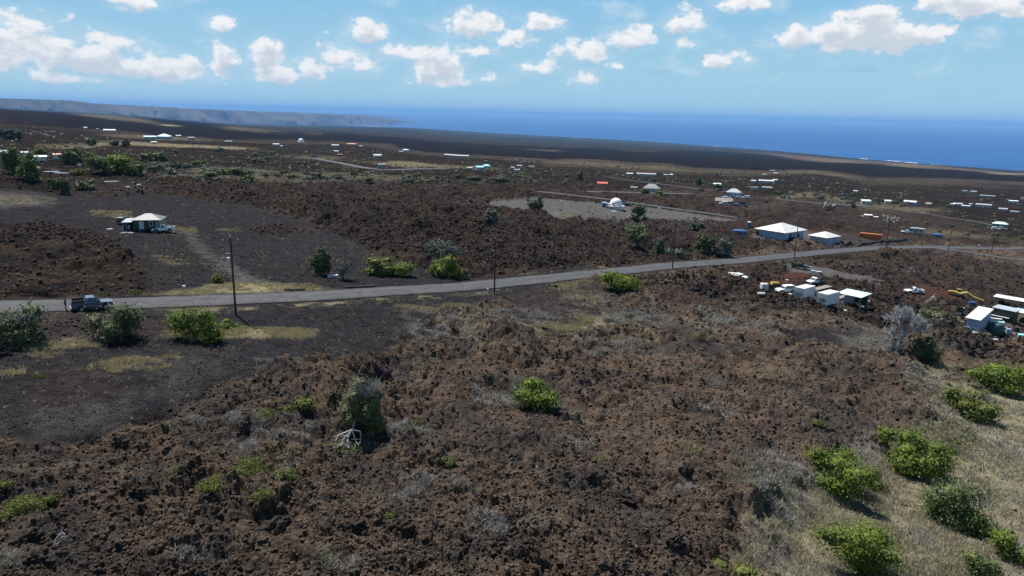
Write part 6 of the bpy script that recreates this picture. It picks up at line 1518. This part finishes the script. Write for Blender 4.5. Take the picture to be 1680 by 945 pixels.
for a in ((180, 377, 2.6, 1.2, .2, .1, 'plastic_white', 'tarp', 'white sheet lying on the cinder left of the green cabin', 'sheet'), (203, 383, 2.0, .6, .2, .3, 'plastic_white', 'board', 'white board in front of the lean-to, left one', 'board'), (214, 383.5, 2.2, .7, .25, -.3, 'plastic_white', 'board', 'white board in front of the lean-to, right one', 'board'), (212, 376, .7, .7, 1.5, 0, 'plastic_white', 'drum', 'white upright drum at the corner of the lean-to', 'drum'), (229, 377, 1.2, .8, .7, .2, 'plastic_white', 'rubbish_heap', 'heap of pale things under the lean-to edge', 'heap'),
          (1250, 483, 2.0, 1.2, .25, .3, 'plastic_white', 'tarp', 'white sheet lying left of the white station wagon', 'sheet'), (1293, 487, 1.8, 1.2, .5, .4, 'plastic_white', 'rubbish_heap', 'white and dark heap in front of the white station wagon', 'heap'), (1291, 463, .7, .7, .6, 0, 'plastic_white', 'drum', 'small white drum behind the white station wagon', 'drum'),
          (1380, 509, 2.4, 1.0, .2, .3, 'plastic_white', 'board', 'white board on the lava in front of the shelter, left one', 'board'), (1395, 508, 2.6, 1.6, .2, .2, 'plastic_white', 'board', 'white board on the lava in front of the shelter, right one', 'board'), (1413, 506, 1.2, .8, .4, .2, 'plastic_white', 'rubbish_heap', 'small white heap right of the shelter', 'heap'), (1420, 500, 1.6, 1.2, .7, 0, 'blue_and_shade_wall', 'drum', 'pale blue bin right of the shelter', 'bin'), (1345, 497, 1.0, .9, 1.0, .1, 'plastic_white', 'rubbish_heap', 'white heap between the two white containers', 'heap'),
          (1334, 447, 1.2, .9, .5, 0, 'plastic_white', 'crate', 'white crate right of the black pickup, left one', 'crate'), (1343, 448, 1.5, .9, .4, .1, 'plastic_white', 'crate', 'white crate right of the black pickup, right one', 'crate'), (1200, 452, 2.2, 1.0, .3, .2, 'cream', 'rubbish_heap', 'pale heap left of the white low coupe', 'heap'), (1579, 506, 1.4, .5, .2, -.8, 'plastic_white', 'board', 'white plank lying above the white shed', 'board'), (1580, 530, 1.2, .5, .2, -.3, 'plastic_white', 'board', 'white plank lying left of the white shed', 'board'), (1572, 516, 1.4, .8, .4, 0, 'cream', 'rubbish_heap', 'pale scraps on the lava left of the white shed', 'heap'),
          (1594, 501, 1.6, 1.4, .9, .1, 'tank_blue', 'crate', 'blue box behind the white shed', 'box'), (1600, 549, 1.4, .9, .5, 0, 'plastic_white', 'float', 'white float left in the pile below the white shed', 'float'), (1608, 549, 1.2, .9, .5, .4, 'plastic_white', 'float', 'white float in the middle of the pile below the white shed', 'float'), (1604, 545, 1.1, .8, .6, 0, 'pink', 'float', 'pink float at the foot of the white shed', 'float'), (1613, 546, 1.1, .8, .6, .3, 'pink', 'float', 'pink float in front of the tarp wrapped tank, upper one', 'float'), (1612, 549.5, 1.0, .7, .45, .3, 'pink', 'float', 'pink float in front of the tarp wrapped tank, lower one', 'float'), (1618, 552, 1.3, .7, .4, .3, 'plastic_white', 'float', 'long white float right below the pink ones', 'float'), (1633, 556, 1.4, .8, .4, .3, 'plastic_white', 'float', 'white sack below the tarp wrapped tank', 'sack'),
          (1654, 548, 1.0, .8, 1.1, .2, 'blue_and_shade_wall', 'crate', 'pale blue bin below the dark green hut', 'bin'), (1661, 552, 1.2, .9, .5, .2, 'pink', 'float', 'dull pink sack below the lean-to at the right edge', 'sack'), (1667, 543, 1.4, 1.2, .8, .2, 'cloth_dark', 'rubbish_heap', 'dark heap of gear under the lean-to at the right edge', 'heap'), (1646, 541, 2.0, 1.4, .6, .2, 'wood', 'rubbish_heap', 'heap of grey timber between the tank and the dark green hut', 'heap'), (1676, 556, 1.6, 1.4, 1.0, .1, 'turq_roof', 'crate', 'turquoise box at the right edge below the lean-to', 'box'),
          (1347, 474, 8.5, 2.0, .25, R(62), 'wood', 'deck', 'long grey planks laid behind the left white container', 'planks'), (1386, 488, 7.0, 1.6, .3, R(62), 'wood', 'deck', 'long grey planks laid behind the right white container', 'planks'),
          (84, 284, 10, 2.6, .4, .1, 'plastic_white', 'rubbish_heap', 'long pale heap of scrap below the dark trees at the left', 'heap'), (100, 286, 9, 2, .4, -.1, 'plastic_white', 'rubbish_heap', 'pale heap of scrap right of the long one at the left', 'heap'), (62, 277, 4, 2, .7, 0, 'cream', 'rubbish_heap', 'cream heap of scrap below the pale roofed hut', 'heap'), (130, 273, 3.4, 1.6, .9, 0, 'plastic_white', 'rubbish_heap', 'white thing among the trees left of the green thicket', 'heap'), (183, 302, 4.0, .8, .4, .1, 'plastic_white', 'board', 'white board on the dark lot right of the scrap', 'board'), (210, 309.5, 1.2, .8, .5, 0, 'plastic_white', 'crate', 'white block on the dark lot, left of two', 'block'), (228, 308, 1.3, .8, .7, 0, 'plastic_white', 'crate', 'white block on the dark lot, right of two', 'block'),
          (1081, 344, 1.2, .8, .5, 0, 'plastic_white', 'crate', 'white block beside the lane right of the dome', 'block'), (920, 332.5, .9, .6, .5, 0, 'plastic_white', 'crate', 'white block at the rear of the dome lot', 'block'), (546, 454.5, 2.0, 1.0, .3, .1, 'plastic_white', 'board', 'white slab at the foot of the dark conical tree', 'slab'), (302, 473.5, .5, .4, .4, 0, 'plastic_white', 'rock', 'white stone on the far verge left of the nearest pole', 'stone'), (800, 479.5, .35, .3, .7, 0, 'plastic_white', 'marker_post', 'short white marker post left of the second utility pole', 'post'), (1606, 404, 1.2, .6, .5, 0, 'plastic_white', 'crate', 'white block beside the road at the right', 'block')):
    flat_thing(*a)
# larger lava blocks on the near flow
def boulder(u, v, wpx, hpx, label, seed, mat='rock'):
    p, th = at(u, v-.2*hpx); s = mpp(p.x, p.y, p.z); w = wpx*s*.8; h = hpx*s*.8
    b = bmesh.new(); bmesh.ops.create_icosphere(b, subdivisions=4, radius=1)
    C = np.array([v_.co[:] for v_ in b.verts]); n = .5*fbm(C[:, 0]*2.2+seed, C[:, 1]*2.2+C[:, 2]*1.9, seed, 5)+.5*fbm(C[:, 2]*4.2+seed, C[:, 0]*4.2-C[:, 1]*3, seed+5, 4)
    for v_, k in zip(b.verts, n):
        f = .25+1.5*k; v_.co = Vector((v_.co.x*w*.5*f, v_.co.y*w*.36*f, v_.co.z*h*.6*f))
    me = bpy.data.meshes.new('lava_boulder'); b.to_mesh(me); b.free(); me.materials.append(mat); o = bpy.data.objects.new('lava_boulder', me); COL.objects.link(o)
    o.location = p-Vector((0, 0, h*.08)); o.rotation_euler = (R(rnd.uniform(-14, 14)), R(rnd.uniform(-14, 14)), -th+rnd.uniform(-.5, .5)); tag(o, label, 'boulder', 'larger blocks of lava on the near flow')
for i, a in enumerate(((450, 874, 64, 34, 'brown slab like boulder with a black overhang at the lower left of the centre'), (582, 865, 46, 22, 'flat tan boulder beside a tiny yellow plant'), (655, 866, 50, 24, 'dark rough boulder right of the flat tan one'), (832, 862, 34, 26, 'dark boulder with a deep black hollow beside grey scrub'), (1022, 822, 60, 26, 'reddish ring shaped mound of lava right of the centre'), (1126, 783, 30, 20, 'rounded brown boulder left of the grassy hollow'), (1108, 893, 40, 24, 'tan topped boulder with a dark underside near the bottom'), (40, 888, 64, 28, 'wide dark boulder at the lower left edge'), (1440, 730, 40, 24, 'dark rock pile left of the second hollow bush'))):
    boulder(*a, seed=20+i, mat=M['rub_brown'])

# ------------------------------------------------------------------ the person at the tailgate
def person():
    m = TRUCK.matrix_basis; loc = m @ Vector((-3.12, .1, 0)); loc.z = float(base_rel(math.atan2(loc.x, loc.y), math.hypot(loc.x, loc.y)))+CZ+.13
    t = empty('person', loc, TRUCK.rotation_euler.z, 'person in dark clothes standing at the tailgate of the grey pickup, arms forward', 'person')
    def skin(name, J, E, mat, root, sub=1):
        me = bpy.data.meshes.new(name); me.from_pydata([j[:3] for j in J], E, []); o = bpy.data.objects.new(name, me); COL.objects.link(o)
        md = o.modifiers.new('skin', 'SKIN'); sv = me.skin_vertices[0].data
        for k, j in enumerate(J): sv[k].radius = (j[3], j[3] if len(j) < 5 else j[4]); sv[k].use_root = (k == root)
        o.modifiers.new('sub', 'SUBSURF').levels = sub; o.modifiers['sub'].render_levels = sub
        dg = bpy.context.evaluated_depsgraph_get(); me2 = bpy.data.meshes.new_from_object(o.evaluated_get(dg)); me2.name = name
        for p_ in me2.polygons: p_.use_smooth = True
        bpy.data.objects.remove(o); me2.materials.clear(); me2.materials.append(M[mat]); n = bpy.data.objects.new(name, me2); COL.objects.link(n); n.parent = t
        return n
    J = [(0, 0, .95, .13, .16), (0, 0, 1.18, .12, .16), (.02, 0, 1.42, .12, .19), (.03, 0, 1.52, .06), (.05, 0, 1.60, .075, .07), (.06, 0, 1.71, .09, .08)]
    E = [(0, 1), (1, 2), (2, 3), (3, 4), (4, 5)]
    for s_ in (-1, 1):
        b = len(J); J += [(0, .1*s_, .86, .095), (.02, .11*s_, .48, .065), (-.02, .12*s_, .09, .045), (.13, .13*s_, .04, .04)]; E += [(0, b), (b, b+1), (b+1, b+2), (b+2, b+3)]
        b = len(J); J += [(.02, .2*s_, 1.42, .06), (.06, .26*s_, 1.16, .045), (.30, .22*s_, 1.10, .032), (.38, .21*s_, 1.10, .036, .018)]; E += [(2, b), (b, b+1), (b+1, b+2), (b+2, b+3)]
        h = b+3
        for k, (dy, l) in enumerate(((-.03, .085), (-.01, .095), (.01, .09), (.03, .07))):
            c = len(J); J += [(.43, (.21+dy)*s_, 1.095, .009), (.43+l*.6, (.21+dy)*s_, 1.075, .008)]; E += [(h, c), (c, c+1)]
        c = len(J); J += [(.37, (.165)*s_, 1.10, .011), (.40, (.14)*s_, 1.09, .009)]; E += [(h, c), (c, c+1)]
    skin('body', J, E, 'skin', 0)
    J = [(0, 0, .93, .145, .175), (0, 0, 1.18, .135, .175), (.02, 0, 1.43, .13, .2)]; E = [(0, 1), (1, 2)]
    for s_ in (-1, 1): b = len(J); J += [(.02, .205*s_, 1.41, .075), (.05, .255*s_, 1.2, .06)]; E += [(2, b), (b, b+1)]
    skin('shirt', J, E, 'cloth_dark', 0)
    J = [(0, 0, .95, .15, .18)]; E = []
    for s_ in (-1, 1): b = len(J); J += [(0, .1*s_, .84, .11), (.02, .11*s_, .48, .08), (-.02, .12*s_, .12, .065)]; E += [(0, b), (b, b+1), (b+1, b+2)]
    skin('trousers', J, E, 'cloth_navy', 0)
    MB().lathe([(.093, 1.68), (.10, 1.74), (.085, 1.80), (.04, 1.835), (.01, 1.84)], (.045, 0, 0), 12).build('hair', 'hair', t, smooth=True)
    for s_ in (-1, 1): MB().lathe([(.01, -.012), (.014, 0), (.01, .012)], (.142, .032*s_, 1.72), 6).build('eye', 'cloth_dark', t); MB().lathe([(.01, -.03), (.022, 0), (.01, .03)], (.06, .088*s_, 1.70), 6).build('ear', 'skin', t)
    MB().add([(.14, -.015, 1.68), (.14, .015, 1.68), (.172, 0, 1.675), (.147, 0, 1.72)], [(0, 1, 2), (0, 2, 3), (1, 3, 2), (0, 3, 1)]).build('nose', 'skin', t); MB().box(.138, .15, -.026, .026, 1.645, 1.655).build('mouth', 'tail', t)
person()
# ------------------------------------------------------------------ air, light, sky, camera
SUN_AZ, SUN_EL = R(-42), R(60)
def haze():
    mb = MB().box(-48000, 75000, -3000, 100000, SEA-41, CZ+260)
    m = bpy.data.materials.new('hazy_air'); m.use_nodes = True; nt = m.node_tree
    nt.nodes.remove(nt.nodes['Principled BSDF']); v = nt.nodes.new('ShaderNodeVolumePrincipled')
    v.inputs['Color'].default_value = (.24, .50, .92, 1); v.inputs['Density'].default_value = HAZE; v.inputs['Anisotropy'].default_value = .0
    nt.links.new(v.outputs[0], nt.nodes['Material Output'].inputs['Volume'])
    o = mb.build('haze', m); tag(o, 'thin bluish sea haze over the coast', None, None, 'stuff')
HAZE = 3.1e-5
haze()

CLOUDS = [(35, 85, 95, 48, .8), (150, 100, 95, 40, .9), (235, 112, 110, 26, .9), (45, 45, 50, 22, .5), (300, 120, 60, 18, .7), (120, 128, 90, 10, .6),
          (225, 3, 42, 17, .9), (362, 38, 22, 14, .7), (368, 95, 26, 20, .75), (435, 100, 30, 34, 1.05), (455, 122, 40, 18, .8), (507, 118, 22, 22, .8), (556, 98, 36, 22, .55), (598, 110, 20, 14, .6),
          (600, 52, 32, 22, .9), (650, 86, 36, 13, .6), (728, 108, 34, 34, 1.1), (706, 116, 26, 18, .9), (715, 134, 32, 9, .6), (782, 44, 46, 27, 1.0), (838, 64, 36, 16, .8), (768, 84, 46, 9, .4),
          (888, 41, 32, 17, .9), (955, 88, 46, 18, 1.0), (938, 78, 18, 14, .8), (884, 112, 30, 10, .65), (958, 132, 20, 14, .5), (1035, 64, 40, 20, .95), (1122, 40, 34, 24, .95), (1126, 72, 24, 10, .5), (1195, 103, 34, 15, .55),
          (1212, 6, 46, 18, 1.0), (1412, 62, 125, 32, 1.15), (1440, 34, 46, 32, 1.1), (1380, 46, 44, 24, 1.0), (1335, 62, 56, 24, .95), (1515, 52, 44, 14, .9), (1600, 10, 100, 26, 1.05), (1680, 18, 66, 20, .95), (800, 130, 24, 8, .35), (1003, 108, 14, 6, .4)]
DARKS = [(1420, 115, 44, 6, .55), (1282, 116, 34, 7, .45), (1240, 118, 18, 5, .35), (1160, 100, 30, 10, .25), (1075, 118, 30, 8, .3), (1490, 107, 10, 4, .35), (960, 146, 22, 12, .22), (760, 118, 60, 20, .18)]
def world():
    w = bpy.data.worlds.new('World'); S.world = w; w.use_nodes = True; nt = w.node_tree; g = G(nt)
    bg = nt.nodes['Background']
    sky = g.n('ShaderNodeTexSky', sky_type='NISHITA'); sky.sun_disc = False; sky.sun_elevation = SUN_EL; sky.sun_rotation = SUN_AZ
    sky.altitude = 500; sky.air_density = 1.0; sky.dust_density = SKY_DUST; sky.ozone_density = SKY_OZ
    tc = g.n('ShaderNodeTexCoord').outputs['Generated']
    sp = g.n('ShaderNodeSeparateXYZ'); g.l(tc, sp.inputs[0]); X, Y, Zc = sp.outputs
    az = g.m('ARCTAN2', X, Y); el = g.m('ARCSINE', Zc)
    cv = g.n('ShaderNodeCombineXYZ'); g.l(az, cv.inputs[0]); g.l(g.m('MULTIPLY', el, 1.35), cv.inputs[1])
    n1 = g.noise(cv.outputs[0], 34, 8, .58, .1); n2 = g.noise(cv.outputs[0], 7, 3, .5)
    up = g.n('ShaderNodeVectorMath', operation='ADD'); g.l(cv.outputs[0], up.inputs[0]); up.inputs[1].default_value = (-.006, .011, 0)
    n1u = g.noise(up.outputs[0], 34, 8, .58, .1)
    def field(lst, lift=0.0):
        acc = None
        for (u, v, ru, rv, s) in lst:
            ru, rv, s = (ru*1.12, rv*1.15, s*1.1+.08) if lst is CLOUDS else (ru, rv, s)
            t, d = sight(u, v); t1, _ = sight(u+ru, v); _, d1 = sight(u, v-rv)
            a0 = float(t); e0 = math.atan(-float(d)); wa = abs(float(t1)-a0); we = abs(math.atan(-float(d1))-e0)
            dx = g.m('MULTIPLY', g.m('SUBTRACT', az, a0), 1/wa); dy = g.m('SUBTRACT', el, e0-lift)
            dy = g.m('MAXIMUM', g.m('MULTIPLY', dy, 1/we), g.m('MULTIPLY', dy, -1/(we*.72)))
            q = g.m('ADD', g.m('MULTIPLY', dx, dx), g.m('MULTIPLY', dy, dy))
            f = g.m('MULTIPLY', g.m('SUBTRACT', 1.0, g.m('SQRT', q)), s)
            acc = f if acc is None else g.m('SMOOTH_MAX', acc, f, .25)
        return acc
    F_ = field(CLOUDS)
    dens = g.m('ADD', F_, g.m('MULTIPLY', g.m('SUBTRACT', n1, .5), 3.4))
    dens = g.m('ADD', dens, g.m('MULTIPLY', g.m('SUBTRACT', n2, .5), .8))
    alpha = g.m('MULTIPLY', g.ramp(dens, -.02, .50), .97)
    # the light side of each billow: density falls off towards the sun
    above = g.m('ADD', field(CLOUDS, .011), g.m('MULTIPLY', g.m('SUBTRACT', n1u, .5), 3.6))
    lit = g.m('SUBTRACT', 1.0, g.ramp(above, -.05, .95))
    ccol = g.mix(lit, (.66, .72, .79), (1.0, 1.0, 1.0))
    vs = g.n('ShaderNodeVectorMath', operation='SCALE'); g.l(ccol, vs.inputs[0]); vs.inputs['Scale'].default_value = CLOUD_V
    hs_ = g.n('ShaderNodeMix', data_type='RGBA', blend_type='MULTIPLY'); hs_.inputs[0].default_value = 1
    g.l(sky.outputs[0], hs_.inputs[6]); hs_.inputs[7].default_value = SKY_TINT
    low = g.n('ShaderNodeVectorMath', operation='SCALE'); low.inputs[0].default_value = SKY_LOW; low.inputs['Scale'].default_value = 1/SKY_S
    low2 = g.n('ShaderNodeVectorMath', operation='SCALE'); low2.inputs[0].default_value = SKY_MID; low2.inputs['Scale'].default_value = 1/SKY_S
    haz = g.mix(g.ramp(el, .0, .20), low.outputs[0], low2.outputs[0])
    haz = g.mix(g.ramp(el, .16, .55), haz, hs_.outputs[2])
    thin = g.m('MULTIPLY', g.ramp(g.m('ADD', F_, g.m('MULTIPLY', n2, .5)), -.5, .6), .16)
    base = g.mix(thin, haz, vs.outputs[0])
    Dk = g.ramp(g.m('ADD', field(DARKS), g.m('MULTIPLY', g.m('SUBTRACT', n1, .5), 1.2)), .0, .5)
    band = g.m('MULTIPLY', g.ramp(g.m('ABSOLUTE', g.m('SUBTRACT', el, .0105)), .0062, .001), g.ramp(g.noise(cv.outputs[0], 55, 5, .6), .42, .62))
    dkm = g.m('MULTIPLY', g.m('MAXIMUM', Dk, g.m('MULTIPLY', band, .55)), .5)
    dcol = g.n('ShaderNodeVectorMath', operation='SCALE'); dcol.inputs[0].default_value = (.36, .52, .70); dcol.inputs['Scale'].default_value = CLOUD_V
    base = g.mix(dkm, base, dcol.outputs[0])
    wv = g.n('ShaderNodeCombineXYZ'); g.l(az, wv.inputs[0]); g.l(g.m('MULTIPLY', el, 2.2), wv.inputs[1])
    wsp = g.m('MULTIPLY', g.ramp(g.noise(wv.outputs[0], 11, 9, .62, .3), .52, .74), g.m('MULTIPLY', g.ramp(el, .012, .06), g.ramp(el, .30, .14)))
    base = g.mix(g.m('MULTIPLY', wsp, .42), base, vs.outputs[0])
    fin = g.mix(alpha, base, vs.outputs[0])
    g.l(fin, bg.inputs[0]); bg.inputs[1].default_value = SKY_S
EXPO = .66; KE = 2**-EXPO
SKY_LOW = (.41*KE, .66*KE, .80*KE); SKY_MID = (.235*KE, .52*KE, .78*KE)
SKY_S = .05; SKY_DUST = .6; SKY_OZ = 1.6; SKY_TINT = (.86, 1.0, 1.0, 1); CLOUD_V = .95*KE/SKY_S
world()
sd_ = bpy.data.lights.new('sun', 'SUN'); sd_.energy = 5.0; sd_.angle = R(.53); sd_.color = (1, .975, .94)
so = bpy.data.objects.new('sun', sd_); COL.objects.link(so)
so.rotation_euler = Vector((sin(SUN_AZ)*cos(SUN_EL), cos(SUN_AZ)*cos(SUN_EL), sin(SUN_EL))).to_track_quat('Z', 'Y').to_euler()
so.location = (0, 0, 200)
cd = bpy.data.cameras.new('camera'); cam = bpy.data.objects.new('camera', cd); COL.objects.link(cam)
cd.sensor_fit = 'HORIZONTAL'; cd.sensor_width = 36; cd.lens = 36*FX/1680; cd.clip_start = .5; cd.clip_end = 200000
cam.matrix_world = Matrix(((_RT[0], _UP[0], -_F[0], 0), (_RT[1], _UP[1], -_F[1], 0), (_RT[2], _UP[2], -_F[2], CZ), (0, 0, 0, 1)))
S.camera = cam
S.view_settings.view_transform = 'Standard'; S.view_settings.look = 'None'; S.view_settings.exposure = EXPO; S.view_settings.gamma = 1; S.view_settings.use_curve_mapping = False
S.cycles.max_bounces = 5; S.cycles.diffuse_bounces = 3; S.cycles.glossy_bounces = 2; S.cycles.transmission_bounces = 3; S.cycles.volume_bounces = 0
S.cycles.use_denoising = True
try: S.cycles.denoiser = 'OPENIMAGEDENOISE'
except Exception: pass
